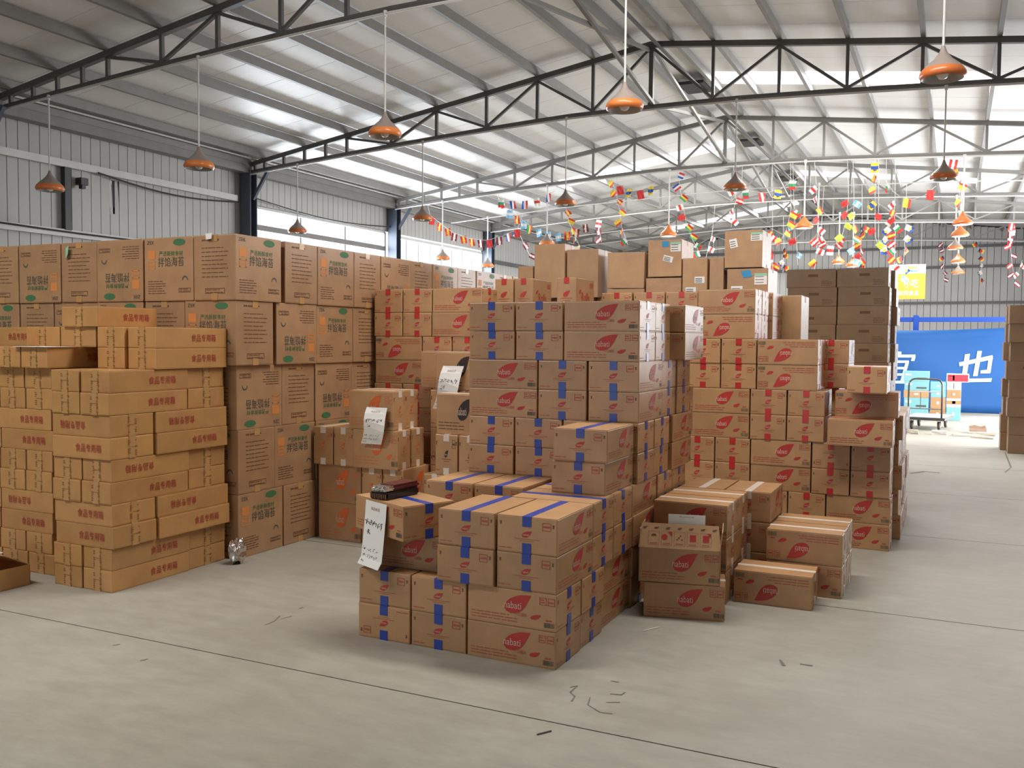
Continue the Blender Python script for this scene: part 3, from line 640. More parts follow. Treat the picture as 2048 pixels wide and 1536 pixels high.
# ---------------------------------------------------------------- red-taped wall of cartons
RW = 'red-taped wall'
H_ = .206
for ly in (1, 2): row('R', ly, 7.65, -.41, 'LSSL', RW, 'corner')
for ly in (3, 4): row('R', ly, 7.65, -.42, 'SSLSS', RW, 'corner', flip='1' if ly == 4 else '')
row('R', 5, 7.52, -.40, 'L', RW, 'corner'); row('R', 6, 7.80, -.38, 'L', RW, 'corner', flip='0')
for ly in (5, 6): row('R', ly, 7.65, -.915, 'SSL', RW, 'corner', start=2)
row('R', 7, 7.50, -.45, 'S', RW, 'corner')
for ly in (7, 8): row('R', ly, 7.65, -.975, 'LSS', RW, 'corner', flip='0', start=2); row('R', ly, 8.25, -.80, 'S', 'second row of red-taped wall', 'aisle')
for ly in (1, 2, 3, 4, 5, 6): row('R', ly, 8.20 if ly not in (3, 4, 6) else 8.32, -.88, 'S', 'inner row of red-taped wall', 'aisle')
for ly in (9, 10): row('R', ly, 7.65, -1.475, 'L', RW, 'corner', flip='0' if ly == 9 else ''); side('R', ly, -1.475, 7.65+.296, 'e-l', RW, dxs=[.0, 0, .03])
for ly in (7, 8): side('R', ly, -.975, 7.65+.296, 'e', RW)
for ly in range(1, 6):
    y0 = 7.65 + (.296 if ly in (1, 2, 5) else .484) + (.15 if ly == 5 else 0)
    side('R', ly, -.38 + .02*(ly % 2), max(y0, 8.16), 'lel', RW)
for ly in range(1, 10): row('R', ly, 8.16 if ly < 9 else 7.95, -2.62, 'SS', 'inner red-taped columns', 'aisle')
for ly in range(1, 11): row('R', ly, 8.16 if ly < 9 else 7.92, -2.02, 'SS', 'hidden red-taped columns', 'aisle')
row('R', 10, 7.92, -2.62, 'S', 'inner red-taped columns', 'aisle')
RL = 'corner pile'
for ly in range(1, 11):
    if ly in (9, 10, 5, 6, 1, 2): row('R', ly, 6.80, -4.63, 'SSL', RL, 'the great wall', dx=1)
    else: row('R', ly, 6.80, -4.62, 'LSS', RL, 'the great wall', dx=1, flip='0' if ly == 8 else '')
for ly in range(1, 10): row('R', ly, 7.30, -3.56, 'SSS', 'pile under the Rolls cartons', 'the window', dx=1)
for x, lb in ((-3.60, 'beside the corner pile'), (-3.41, 'middle one'), (-3.00, 'standing apart')):
    carton('X', x, 7.30+.21, 9*H_, -90, label='red Rolls carton on the red-taped cartons behind the tall pile, ' + lb, jit=1)
# ---------------------------------------------------------------- orange- and black-leaf cartons
OP = 'orange-leaf pile'
h = .305
cnr('O', -4.63, 6.0, 0, 0, 'orange-leaf carton, side out, on the floor of the orange-leaf pile', group=OP)
cnr('O', -4.63, 6.0, h, 0, 'orange-leaf carton, side out, second layer of the orange-leaf pile', group=OP)
for i in range(2):
    carton('O', -4.11+i*.199, 6.0+.21, 0, -90, label=f"orange-leaf carton, end out, bottom layer, {ORD[i+1] if i else 'first'} from its side-out neighbour", group=OP)
    carton('O', -4.11+i*.199, 6.0+.21, h, -90, label=f"orange-leaf carton, end out, second layer, {ORD[i+1] if i else 'first'} from its side-out neighbour", group=OP) if i < 2 else None
for i in range(2): carton('O', -4.565+i*.199, 5.98+.21, h*2, -90, label=f"orange-leaf carton, end out, third layer, {'beside the great wall' if i == 0 else 'second from the great wall'}", group=OP)
cnr('O', -4.262, 5.96, h*2, 0, 'orange-leaf carton in the third layer below the hanging note', group=OP)
cnr('O', -4.262, 6.165, h*2, 0, 'orange-leaf carton in the third layer, behind the noted one', group=OP)
noted = cnr('O', -4.30, 5.96, h*3, 0, 'top orange-leaf carton of the pile, bearing a hanging white note', group=OP)
cnr('O', -4.32, 6.165, h*3, 0, 'orange-leaf carton behind the noted top one, rear row', group=OP)
cnr('O', -4.01, 6.57, h*4, 0, 'orange-leaf carton on its own at the top beside a black-leaf carton', group=OP)
KP = 'black-leaf pile'
for ly in (1, 2, 3, 4):
    for i in range(3):
        carton('K', -3.70+i*.199, 6.37+.21, (ly-1)*h, -90, flip=(ly == 3 and i == 0), label=f"black-leaf carton, end out, {ORD[ly]} layer at the back, {ORD[i+1] if i else 'first'} from the orange pile", group=KP)
for ly in (1, 2):
    for i in range(3): carton('K', -3.50+i*.199, 5.94+.21, (ly-1)*h, -90, label=f"black-leaf carton, end out, {ORD[ly]} layer in front, {ORD[i+1] if i else 'first'} from the orange pile", group=KP)
carton('K', -3.40, 5.94+.21, h*2, -90, label='black-leaf carton, end out, just under the big-logo carton', group=KP)
carton('K', -3.20, 5.94+.21, h*2, -90, label='black-leaf carton, end out, under the big logo beside the tall pile', group=KP)
cnr('K', -3.50, 5.96, h*3, 0, 'black-leaf carton with its big logo half behind the tall blue pile', group=KP)
noted2 = cnr('K', -3.745, 6.365, h*4, 0, 'topmost black-leaf carton, bearing a hanging white note', group=KP)

# ---------------------------------------------------------------- great wall of seaweed cartons
ZW = 'great carton wall'
ZH = .474
for ly in range(1, 6):
    seqf = ['SLSLLSL', 'LSLSLSL', 'SLLSLSL', 'LSLLSLS', 'SLLSLSL'][ly-1]
    row('Z', ly, 5.13 + [0, .0, .01, -.03, -.04][ly-1], -4.68 + [-.0, .0, -.01, .02, .03][ly-1], seqf, ZW, 'corner', flip=['', '1', '0', '3', '24'][ly-1])
    first = seqf[0]; y0 = 5.13 + (.505 if first == 'S' else .41)
    n = {'S': 'elelelelele', 'L': 'llelelleele'}[first]
    side('Z', ly, -4.68 + [0, .0, -.01, .01, .02][ly-1], y0, n[:10], ZW, flip=['', '2', '1', '04', '3'][ly-1])
# ---------------------------------------------------------------- flat food cartons
FP, FB = 'front flat pile', 'rear flat pile'
FH = .141
def fl_c(kind, x, y, z, yaw, label, flip=False, grp=FP): return carton(kind, x, y, z, yaw, flip, label, grp)
for ly in range(1, 11):
    z = (ly-1)*FH; ox = R0.uniform(-.012, .012)
    if ((ly-1)//2) % 2 == 0:      # long side to the aisle, two ends to the front, a square one behind
        for i in range(2): fl_c('F', -4.75-.1315-i*.267+ox, 4.07+.33 + R0.uniform(-.008, .008), z, 90, f"flat lettered carton end to the front, {ORD[ly]} layer of front flat pile, {'aisle side' if i == 0 else 'slot side'}", flip=ly == 6 and i == 0)
        fl_c('G', -4.765-.265+ox, 4.74+.1775, z, 0, f"flat carton, narrow side to the aisle, {ORD[ly]} layer, last before the great wall")
    else:                         # lettered side to the front at the corner, a long one behind it
        fl_c('G', -4.745-.265+ox, 4.07+.1775 + R0.uniform(-.008, .008), z, 0, f"flat lettered carton at the front corner, {ORD[ly]} layer of front flat pile", flip=ly in (8,))
        fl_c('F', -4.735-.1315+ox, 4.435+.33, z, 90, f"flat lettered carton, long side to the aisle, {ORD[ly]} layer, before the great wall", flip=ly in (4, 8))
for ly in (11, 12):
    for i in range(2): fl_c('F', -4.745-.1315-i*.267, 4.44+.33 - .02*i, (ly-1)*FH, 90, f"flat lettered carton end to the front, {'upper' if ly == 12 else 'lower'} pair atop front flat pile, {'aisle side' if i == 0 else 'slot side'}")
for ly in range(1, 11):
    z = (ly-1)*FH; ox = R0.uniform(-.012, .012)
    if ((ly-1)//2) % 2 == 0:
        for i in range(3): fl_c('F', -5.46-.1315-i*.27+ox, 4.20+.33, z, -90, f"flat carton end out, {ORD[ly]} layer of rear flat pile, {ORD[i+1] if i else 'first'} from the slot", grp=FB)
    else:
        for i in range(2): fl_c('G', -5.45-.265-i*.535+ox, 4.20+.1775, z, 0, f"flat lettered carton side out, {ORD[ly]} layer of rear flat pile, {ORD[i+1] if i else 'first'} from the slot", flip=ly == 4 and i == 0, grp=FB)
        fl_c('F', -5.46-.33+ox, 4.56+.1315, z, 0, f"flat carton behind the lettered ones, {ORD[ly]} layer of rear flat pile", grp=FB)
for i in range(3): fl_c('F', -5.44-.1315-i*.27, 4.16+.33, 10*FH, 90, f"flat carton end out, eleventh layer of rear flat pile, {ORD[i+1] if i else 'first'} from the slot", grp=FB)
for i in range(2): fl_c('G', -5.31-.1775-i*.36, 4.44+.265, 11*FH, 90, f"square flat carton end out atop rear flat pile, {'under the lone top one' if i == 0 else 'beside the propping one'}", grp=FB)
fl_c('G', -5.27-.1775, 4.42+.265, 12*FH, 90, 'lone flat lettered carton on the very top of the flat piles')
fl_c('F', -6.12-.33, 4.75, 11*FH, 0, 'flat carton with dim side out beside the topmost flat cartons', grp=FB)
# flat opened carton on the floor
def open_flat():
    L, W, H, t = .5, .42, .135, .004; c = 'card_food'; bo = MB()
    bo.box(-L/2, L/2, -W/2, -W/2+t, 0, H, c); bo.box(-L/2, L/2, W/2-t, W/2, 0, H, c); bo.box(-L/2, -L/2+t, -W/2, W/2, 0, H, c); bo.box(L/2-t, L/2, -W/2, W/2, 0, H, c); bo.box(-L/2, L/2, -W/2, W/2, 0, t, c)
    o = link('opened_food_carton', bo.mesh('carton_body'), None, (-5.665, 3.79, 0), (0, 0, math.radians(-3)))
    for sx, w_, rot in ((-1, .2, .5), (1, .2, -.42)):
        f = MB(); f.box(-L/2, L/2, 0, .2, 0, .004, 'card_inside', Matrix.Translation((0, sx*W/2, H)) @ Matrix.Rotation(rot if sx < 0 else PI-rot-.9, 4, 'X')); link('lid_flap', f.mesh('lid_flap'), o)
    fp = MB(); g = Face(fp, (L/2, 0, 0), (0, 1, 0), (0, 0, 1)); r = random.Random(2)
    g.lines(-.16, .10, .12, 5, .018, 'print_brown', r, h=.007); link('code_print', fp.mesh('code_print'), o)
    st = MB(); st.box(-.02, .02, -.2, .2, H+.03, H+.033, 'tape_white', Matrix.Rotation(.12, 4, 'X')); link('tape', st.mesh('tape'), o)
    tag(o, 'emptied flat carton lying open on the floor by the rear flat pile', 'carton')
open_flat()

# ---------------------------------------------------------------- plain cartons on top, dark stacks behind
PB = 'plain cartons hidden in the heap'
for ly in range(4):
    for i in range(6): carton('P', -4.05+i*.504, 9.06, ly*.515, 0, label=f"plain carton deep in the heap, {ORD[ly+1]} layer, {ORD[i+1] if i else 'first'} from the window", group=PB)
def pbox(px0, px1, pyt, pyb, Y, dep, label, kind='P', stick=None, tilt=(0, 0), yaw=0, z0=None):
    a = at_y(px0, pyb, Y); b = at_y(px1, pyt, Y); zb = a.z if z0 is None else z0; K = KINDS['P']
    o = carton('P', (a.x+b.x)/2, Y+dep/2, zb, yaw, label=label, group='plain cartons atop the heap', jit=0)
    wd, hh = b.x-a.x, b.z-zb
    o.scale = (wd/K['L'], dep/K['W'], hh/K['H']); o.rotation_euler.x += math.radians(tilt[0]); o.rotation_euler.y += math.radians(tilt[1])
    if stick:
        for (u, v, w_, h_, m, r_) in stick:
            mb = MB(); f = Face(mb, (0, -K['W']/2+.003, 0), (1, 0, 0), (0, 0, 1))
            cu, su = math.cos(r_), math.sin(r_)
            def q4(a0, a1, b0, b1): return [((u-.5)*K['L'] + (a_*cu-b_*su)*K['L'], v*K['H'] + (a_*su+b_*cu)*K['H']) for a_, b_ in ((a0, b0), (a1, b0), (a1, b1), (a0, b1))]
            f.poly(q4(-w_/2, w_/2, -h_/2, h_/2), m, .003 if m != 'paper_green' else .0045)
            if m == 'paper':
                for t_ in (.2, -.05, -.3): f.poly(q4(-w_*.42, w_*.25, h_*t_-.008, h_*t_+.008), 'ink', .0045)
            link('label_sticker', mb.mesh('label_sticker'), o)
    return o
T = 10*H_
pbox(1036, 1066, 532, 553, 8.72, .36, 'small plain carton lying low beside the tall plain carton', z0=T)
pbox(1068, 1130, 487, 553, 8.70, .42, 'tall plain carton topped by a lamp, end of the heap', z0=T)
pbox(1133, 1197, 497, 553, 8.70, .45, 'plain carton with a crumpled torn top edge', z0=T)
pbox(1213, 1289, 577, 588, 8.70, .42, 'flattened plain parcel beneath a leaning plain carton', z0=T)
o = pbox(1213, 1289, 503, 577, 8.70, .42, 'plain carton leaning slightly on a flattened parcel', tilt=(0, 1.0))
pbox(1291, 1363, 555, 586, 8.70, .45, 'taped plain parcel under the stickered carton', z0=T)
pbox(1295, 1364, 478, 554, 8.70, .45, 'plain carton with blue, green and white stickers, beside the leaning carton', stick=[(.52, .88, .2, .15, 'sticker_blue', 0), (.82, .80, .3, .26, 'paper', 0), (.82, .90, .3, .06, 'paper_green', 0), (.60, .48, .28, .16, 'paper', -.25)])
pbox(1364, 1415, 515, 584, 8.70, .45, 'narrow plain carton with two white labels', z0=T, stick=[(.70, .42, .4, .17, 'paper', 0), (.35, .14, .42, .18, 'paper', 0)])
pbox(1418, 1448, 514, 584, 8.72, .50, 'bulging plain parcel wedged between stickered cartons', z0=T)
pbox(1453, 1537, 536, 582, 8.70, .50, 'plain carton with blue sticker carrying the topmost carton', z0=T, stick=[(.48, .80, .22, .26, 'sticker_blue', .2), (.82, .6, .3, .42, 'paper', 0), (.82, .77, .3, .09, 'paper_green', 0), (.25, .2, .28, .3, 'paper', 0)])
pbox(1448, 1526, 459, 536, 8.70, .46, 'topmost torn plain carton with a green label', stick=[(.84, .82, .3, .22, 'paper', 0), (.84, .91, .3, .05, 'paper_green', 0), (.24, .66, .2, .24, 'paper', .2)])
DS = 'shaded brown stack'
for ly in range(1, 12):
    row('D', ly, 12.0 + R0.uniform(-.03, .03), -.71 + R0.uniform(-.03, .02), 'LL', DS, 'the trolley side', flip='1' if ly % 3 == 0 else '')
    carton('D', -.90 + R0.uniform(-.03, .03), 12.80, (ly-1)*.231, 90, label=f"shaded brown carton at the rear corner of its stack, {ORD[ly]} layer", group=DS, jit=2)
ES = 'stack across the aisle'
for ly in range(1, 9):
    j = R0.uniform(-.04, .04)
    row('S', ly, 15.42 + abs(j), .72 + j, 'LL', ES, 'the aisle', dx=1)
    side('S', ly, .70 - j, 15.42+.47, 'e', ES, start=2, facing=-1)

# ---------------------------------------------------------------- paper notes, wafer pack, scraps
def note(name, path, wd, label, seed, heading=True, parts=True, tent=False, rows=3):
    """sheet hung along a polyline of (point, side-direction) pairs"""
    r = random.Random(seed); mb = MB(); ink = MB()
    pts = [Vector(p) for p, _ in path]; sd = [Vector(s).normalized() for _, s in path]
    for i in range(len(pts)-1):
        mb.poly([pts[i]-sd[i]*wd/2, pts[i]+sd[i]*wd/2, pts[i+1]+sd[i+1]*wd/2, pts[i+1]-sd[i+1]*wd/2], 'paper')
    o = link(name, mb.mesh(name)); sol = o.modifiers.new('thickness', 'SOLIDIFY'); sol.thickness = .0012; sol.offset = 0
    ln = [0]
    for i in range(len(pts)-1): ln.append(ln[-1] + (pts[i+1]-pts[i]).length)
    def at(u, v):          # u across -0.5..0.5, v 0..1 down
        d = v*ln[-1]
        for i in range(len(pts)-1):
            if d <= ln[i+1] + 1e-6:
                t = (d-ln[i])/(ln[i+1]-ln[i]); p = pts[i].lerp(pts[i+1], t); s = sd[i].lerp(sd[i+1], t)
                n = s.cross(pts[i]-pts[i+1]).normalized(); n = n if n.y < 0 else -n
                return p + s*wd*u + n*.0022
    if heading:
        vs, fs, tw, th = glyphs('商品标签'); b = len(ink.v); k = ink.mi('ink_red')
        for x, y in vs: ink.v.append(tuple(at(x*.42/tw, .11 - y*.05/th)))
        for f in fs: ink.f.append(f if False else tuple(b+i for i in f)); ink.m.append(k)
    def stroke(u0, v0, u1, v1, t=.012):
        du, dv = (u1-u0), (v1-v0); l = math.hypot(du*wd, dv*ln[-1]) or 1; nx, ny = -dv*ln[-1]/l*t*.5, du*wd/l*t*.5*wd/ln[-1]
        ink.poly([at(u0-nx, v0-ny), at(u1-nx, v1-ny), at(u1+nx, v1+ny), at(u0+nx, v0+ny)], 'ink')
    def scrawl(u, v, w_, h_, n):
        for _ in range(n):
            a0, b0 = u + r.uniform(-.5, .5)*w_, v + r.uniform(-.5, .5)*h_
            if r.random() < .5: stroke(a0, b0, a0 + r.uniform(.4, .9)*w_*r.choice((-1, 1))*.6, b0 - r.uniform(0, .2)*h_, .016)
            else: stroke(a0, b0, a0 - r.uniform(0, .25)*w_, b0 + r.uniform(.3, .6)*h_, .016)
    if parts:
        for i in range(5): scrawl(-.36 + i*.17, .33, .13, .075, 8)
        scrawl(-.25, .47, .15, .075, 8)
        for i in range(3): 
            v = .73 + i*.10; 
            for q in range(2): scrawl(-.40 + q*.07, v, .05, .03, 4)
            if i < 2:
                for q in range(5): scrawl(-.16 + q*.1, v+.005, .06, .04, 3)
    for f_ in range(len(ink.v)):
        x = ink.v[f_]; ink.v[f_] = tuple(Vector(x) if x is not None else Vector())
    link('handwriting' if parts else 'heading_print', ink.mesh('ink'), o)
    tag(o, label, 'note'); return o
def hang(pxs, Y0, dy, wd):
    return [(tuple(at_y(px, py, Y0+d)), (1, s, 0)) for (px, py), d, s in zip(pxs, dy, [0]*9)]
# long note on the turned carton: its long side runs at -25 degrees
sv = (cy_, sy_, 0); nv = Vector((sy_, -cy_, 0))
c0 = at_y(758, 1025, 4.10); base = Vector((t.x, t.y, 0)) + Vector((cy_, sy_, 0))*(-.255)
P0 = [(0, .748-.010, .008), (0, .66, .014), (0, .58, .022), (.0, .49, .032), (.004, .43, .042), (.010, .395, .07)]
note('paper_note', [((base.x + sv[0]*a_ + nv.x*n_, base.y + sv[1]*a_ + nv.y*n_, z_), sv) for a_, z_, n_ in P0], .215, 'long white handwritten note hanging from the turned blue-taped carton', 11)
p = at_y(757, 815, 5.945)
def lead(px0, py0, px1, py1, Y):
    n = 6; out = []
    for i in range(n+1):
        u = i/n; sx = math.sin(u*PI)*-.25
        q = at_y(px0 + (px1-px0)*u + sx*12*math.cos(u*PI), py0 + (py1-py0)*u, Y - .03*math.sin(u*PI) - .008); out.append((tuple(q), (1, .06*math.sin(u*6), 0)))
    return out
note('paper_note', lead(754, 815, 742, 888, 5.94), .19, 'white handwritten note on the top orange-leaf carton', 12)
note('paper_note', lead(907, 732, 885, 818, 6.345), .185, 'white handwritten note curling on the topmost black-leaf carton', 13)
a = math.radians(12); b0 = Vector((-1.665, 5.17, 0)); ux = Vector((math.cos(a), math.sin(a), 0)); uy = Vector((-math.sin(a), math.cos(a), 0))
q0 = b0 + ux*.29
note('paper_sign', [(tuple(q0 + uy*.07 + Vector((0, 0, .60))), tuple(ux)), (tuple(q0 + uy*.055 + Vector((0, 0, .47))), tuple(ux))], .215, 'white paper sign tucked behind the flap of the opened carton', 14, heading=True, parts=False)
# heading of that sign sits low on the visible strip
def pack():
    o = bpy.data.objects.new('wafer_pack', None); C.objects.link(o); o.location = (-2.79, 4.31, .7485); o.rotation_euler = (0, 0, math.radians(83)); o.scale = (.86, .86, .86)
    def loaf(x0, x1, y0, y1, z0, z1, m, b):
        bm = bmesh.new(); r = bmesh.ops.create_cube(bm, size=1)
        for v in r['verts']: v.co = Vector(((x0+x1)/2 + v.co.x*(x1-x0), (y0+y1)/2 + v.co.y*(y1-y0), (z0+z1)/2 + v.co.z*(z1-z0)))
        bmesh.ops.bevel(bm, geom=bm.edges[:], offset=b, segments=2, affect='EDGES'); me = bpy.data.meshes.new('pack'); bm.to_mesh(me); bm.free(); me.materials.append(M(m)); return me
    link('tray', loaf(-.17, .15, -.075, .075, 0, .045, 'pack_black', .008), o)
    link('wrapper', loaf(-.10, .17, -.07, .07, .045, .085, 'pack_maroon', .014), o)
    link('foil_end', loaf(-.175, -.07, -.066, .066, .05, .082, 'foil', .012), o)
    s = MB(); 
    for i in range(9): s.box(-.176, -.17, -.066+i*.0147, -.058+i*.0147, .006+.004*(i % 2), .036, 'print_brown')
    link('wafer_row', s.mesh('wafer_row'), o)
    st = MB(); st.box(.145, .153, -.05, .05, .008, .038, 'print_red'); link('end_label', st.mesh('end_label'), o)
    tag(o, 'maroon wafer pack with torn silver foil lying on the turned carton', 'snack pack')
pack()
def foilbag():
    bm = bmesh.new(); bmesh.ops.create_icosphere(bm, subdivisions=3, radius=1); r = random.Random(8)
    for v in bm.verts: v.co = Vector((v.co.x*.05, v.co.y*.07, max(v.co.z, -.8)*.10)) * (1 + r.uniform(-.22, .22)); v.co.z += .085
    me = bpy.data.meshes.new('foil_bag'); bm.to_mesh(me); bm.free(); me.materials.append(M('foil'))
    tag(link('foil_bag', me, None, (-4.615, 5.05, 0)), 'crumpled silver foil bag on the floor between flat pile and great wall', 'bag')
foilbag()
def sheetpaper(name, pts, label, cat, m='paper', z=.002):
    mb = MB(); mb.poly([(x, y, zz) for x, y, zz in pts], m); o = link(name, mb.mesh(name)); s = o.modifiers.new('thickness', 'SOLIDIFY'); s.thickness = .002; return tag(o, label, cat)
z = 11*FH+.003
sheetpaper('paper_sheet', [(-5.75, 4.14, z), (-5.42, 4.14, z), (-5.43, 4.40, z), (-5.74, 4.40, z)], 'white paper sheet lying on the rear flat pile', 'paper')
q = at_z(1303, 1259); sheetpaper('wood_splinter', [(q.x-.03, q.y-.055, .003), (q.x+.03, q.y+.055, .003), (q.x+.022, q.y+.06, .003), (q.x-.04, q.y-.05, .003)], 'pale wood splinter on the floor beside the low blue pile', 'splinter', 'rubble')
q = at_z(1088, 1466); sheetpaper('dark_splinter', [(q.x-.02, q.y-.03, .003), (q.x+.02, q.y+.03, .003), (q.x+.024, q.y+.024, .003), (q.x-.016, q.y-.036, .003)], 'dark splinter on the nearest floor slab', 'splinter', 'stain')
g = at_y(138, 505, 5.09); sheetpaper('torn_label', [(g.x-.03, 5.08, g.z-.05), (g.x+.02, 5.06, g.z-.02), (g.x+.03, 5.06, g.z+.05), (g.x-.025, 5.08, g.z+.035)], 'torn pale green label on a top carton of the great wall', 'label', 'paper_green')
g = at_y(417, 472, 5.07); sheetpaper('torn_label', [(g.x-.025, 5.07, g.z-.025), (g.x+.025, 5.07, g.z-.02), (g.x+.03, 5.07, g.z+.02), (g.x-.03, 5.07, g.z+.02)], 'torn white label on the corner carton of the great wall', 'label', 'paper')
# cracks and scuffs on the concrete
def scuff(pts, wd, label):
    mb = MB(); P = [at_z(*p) for p in pts]
    for i in range(len(P)-1):
        d = (P[i+1]-P[i]); n = Vector((-d.y, d.x, 0)).normalized()*wd; mb.poly([P[i]-n*.6 + Vector((0, 0, .0015)), P[i+1]-n + Vector((0, 0, .0015)), P[i+1]+n + Vector((0, 0, .0015)), P[i]+n*.6 + Vector((0, 0, .0015))], 'scuff')
    link('crack', mb.mesh('crack'), floor)
scuff([(1140, 1375), (1155, 1372), (1140, 1385), (1150, 1393), (1143, 1403)], .004, '')
scuff([(1180, 1395), (1176, 1410), (1200, 1425), (1225, 1428)], .004, '')
scuff([(1220, 1388), (1243, 1390), (1250, 1385)], .005, ''); scuff([(1222, 1362), (1238, 1365)], .005, ''); scuff([(1212, 1405), (1240, 1405)], .004, '')
scuff([(530, 1250), (548, 1243), (560, 1232)], .005, ''); scuff([(562, 1238), (585, 1232)], .003, ''); scuff([(597, 1218), (606, 1215)], .006, '')
scuff([(1820, 947), (1850, 943), (1880, 946)], .03, ''); scuff([(2010, 905), (2022, 935), (2010, 945)], .012, ''); scuff([(1560, 1320), (1568, 1332)], .01, ''); scuff([(1600, 1328), (1625, 1332)], .01, '')
scuff([(280, 1322), (296, 1318)], .004, ''); scuff([(225, 1291), (240, 1289)], .004, '')

# ---------------------------------------------------------------- far end: banner, rack, boxes, trolley, sign
def banner():
    o = bpy.data.objects.new('banner', None); C.objects.link(o); o.location = (0, 23.5, 0)
    x0, x1, n, k = -3.2, 1.6, 40, 10; mb = MB(); vs = []
    def pt(u, v, off=0):
        x = x0+(x1-x0)*u; top = 2.02 - .10*math.sin(PI*u)*(1-.3*u); z = .04 + (top-.04)*v
        yy = .03*math.sin(u*9+v*2) + .05*math.sin(v*7+u*3)*v - off; return (x, yy, z)
    for j in range(k+1):
        for i in range(n+1): mb.v.append(pt(i/n, j/k))
    kk = mb.mi('banner')
    for j in range(k):
        for i in range(n): a_ = j*(n+1)+i; mb.f.append((a_, a_+1, a_+n+2, a_+n+1)); mb.m.append(kk)
    c = link('cloth', mb.mesh('cloth', True), o); s = c.modifiers.new('thickness', 'SOLIDIFY'); s.thickness = .004
    def strokes(lst, nm):
        m2 = MB()
        for q in lst:
            pts = [at_y(px, py, 23.5) for px, py in q]; pts = [((p.x-x0)/(x1-x0), (p.z-.04)/1.93) for p in pts]
            # subdivide each quad so the paint follows the folds
            (a_, b_, c_, d_) = pts
            for i in range(6):
                for jj in range(3):
                    def L_(s_, t_): 
                        u = (a_[0]*(1-s_)+b_[0]*s_)*(1-t_) + (d_[0]*(1-s_)+c_[0]*s_)*t_; v = (a_[1]*(1-s_)+b_[1]*s_)*(1-t_) + (d_[1]*(1-s_)+c_[1]*s_)*t_; return pt(u, v, .014)
                    m2.poly([L_(i/6, jj/3), L_((i+1)/6, jj/3), L_((i+1)/6, (jj+1)/3), L_(i/6, (jj+1)/3)], 'banner_text')
        link('lettering', m2.mesh('lettering'), o)
    strokes([((1918, 724), (1985, 711), (1986, 719), (1919, 732)), ((1930, 708), (1940, 707), (1934, 748), (1924, 748)), ((1955, 702), (1964, 702), (1955, 752), (1946, 752)), ((1978, 712), (1986, 713), (1981, 746), (1973, 746)), ((1961, 741), (1981, 739), (1980, 747), (1961, 747)), ((1926, 757), (1984, 757), (1982, 764), (1925, 764))], 'ye')
    strokes([((1780, 707), (1831, 707), (1831, 713), (1780, 713)), ((1794, 701), (1803, 701), (1803, 707), (1794, 707)), ((1824, 713), (1831, 713), (1829, 720), (1822, 720)), ((1770, 719), (1818, 719), (1818, 724), (1770, 724)), ((1811, 724), (1818, 724), (1808, 760), (1801, 760)), ((1775, 732), (1814, 732), (1813, 737), (1775, 737)), ((1772, 745), (1811, 745), (1810, 750), (1772, 750)), ((1772, 724), (1779, 724), (1770, 760), (1763, 760)), ((1755, 760), (1822, 760), (1821, 766), (1755, 766))], 'yi')
    tag(o, 'bright blue cloth banner with large white characters below the far wall', 'banner')
banner()
def rack():
    o = bpy.data.objects.new('storage_rack', None); C.objects.link(o); o.location = (0, 23.95, 0)
    for x in (-3.2, -.85, 1.5):
        for y in (0, .8):
            mb = MB(); mb.box(x-.05, x+.05, y-.04, y+.04, 0, 2.3 if x < 1 else 2.4, 'rack_blue'); link('upright', mb.mesh('upright'), o)
    for z in (.9, 2.2):
        for y in (0, .8): mb = MB(); mb.box(-3.2, 1.5, y-.03, y+.03, z-.045, z+.05, 'rack_blue'); link('beam', mb.mesh('beam'), o)
    tag(o, 'blue steel storage rack behind the banner', 'rack')
rack()
def simple_box(name, x0, x1, y0, y1, z0, z1, m, label, extra=None, band=None):
    me = body_mesh('box_body', x1-x0, y1-y0, z1-z0, m); o = link(name, me, None, ((x0+x1)/2, (y0+y1)/2, z0))
    mb = MB(); f = faces(mb, x1-x0, y1-y0, z1-z0)['front']; W_, H2 = x1-x0, z1-z0
    for (u0, u1, v0, v1, mm) in extra or []: f.rect((u0-.5)*W_, (u1-.5)*W_, v0*H2, v1*H2, mm, .002)
    if extra: link('front_print', mb.mesh('front_print'), o)
    tag(o, label, 'box', 'boxes stacked in front of the banner')
Yt = 21.5
lab = [(.42, .58, .38, .62, 'paper')]; wav = [(.05, .3, .55, .75, 'teal_pale'), (.5, .9, .2, .36, 'print_deep')]
z = 0
for i, (h2, m, l, ex) in enumerate(((.22, 'teal', 'pale teal box at the bottom behind the cart handle', wav), (.24, 'teal', 'teal box with dark writing, second up behind the cart handle', wav), (.16, 'card_plain', 'brown box between teal ones behind the cart handle', lab), (.20, 'teal', 'teal box fourth up behind the cart handle', wav), (.21, 'teal', 'topmost teal box behind the cart handle', wav))):
    simple_box('goods_box', -.96+.01*(i % 2), -.46, Yt, Yt+.35, z, z+h2, m, l, ex); z += h2
z = 0
for i, (h2, m, l, ex) in enumerate(((.25, 'card_plain', 'brown box on the floor in the middle column', lab), (.23, 'card_plain', 'brown box second up in the middle column', lab), (.16, 'teal', 'teal box third up in the middle column', lab), (.17, 'teal', 'teal box topping the middle column', lab))):
    simple_box('goods_box', -.44, -.13, Yt+.02, Yt+.36, z, z+h2, m, l, ex); z += h2
z = 0
for i, (h2, m, l, ex) in enumerate(((.28, 'teal', 'teal box at the foot of the column under the red box', lab), (.19, 'box_white', 'white and brown box second up under the red box', [(0, 1, .35, .75, 'card_plain'), (.4, .62, .4, .7, 'paper')]), (.18, 'card_plain', 'brown box third up under the red box', lab), (.165, 'box_white', 'white box directly under the red box', [(.45, .5, .1, .9, 'print_brown')]))):
    simple_box('goods_box', -.12, .16, Yt+.01, Yt+.33, z, z+h2, m, l, ex); z += h2
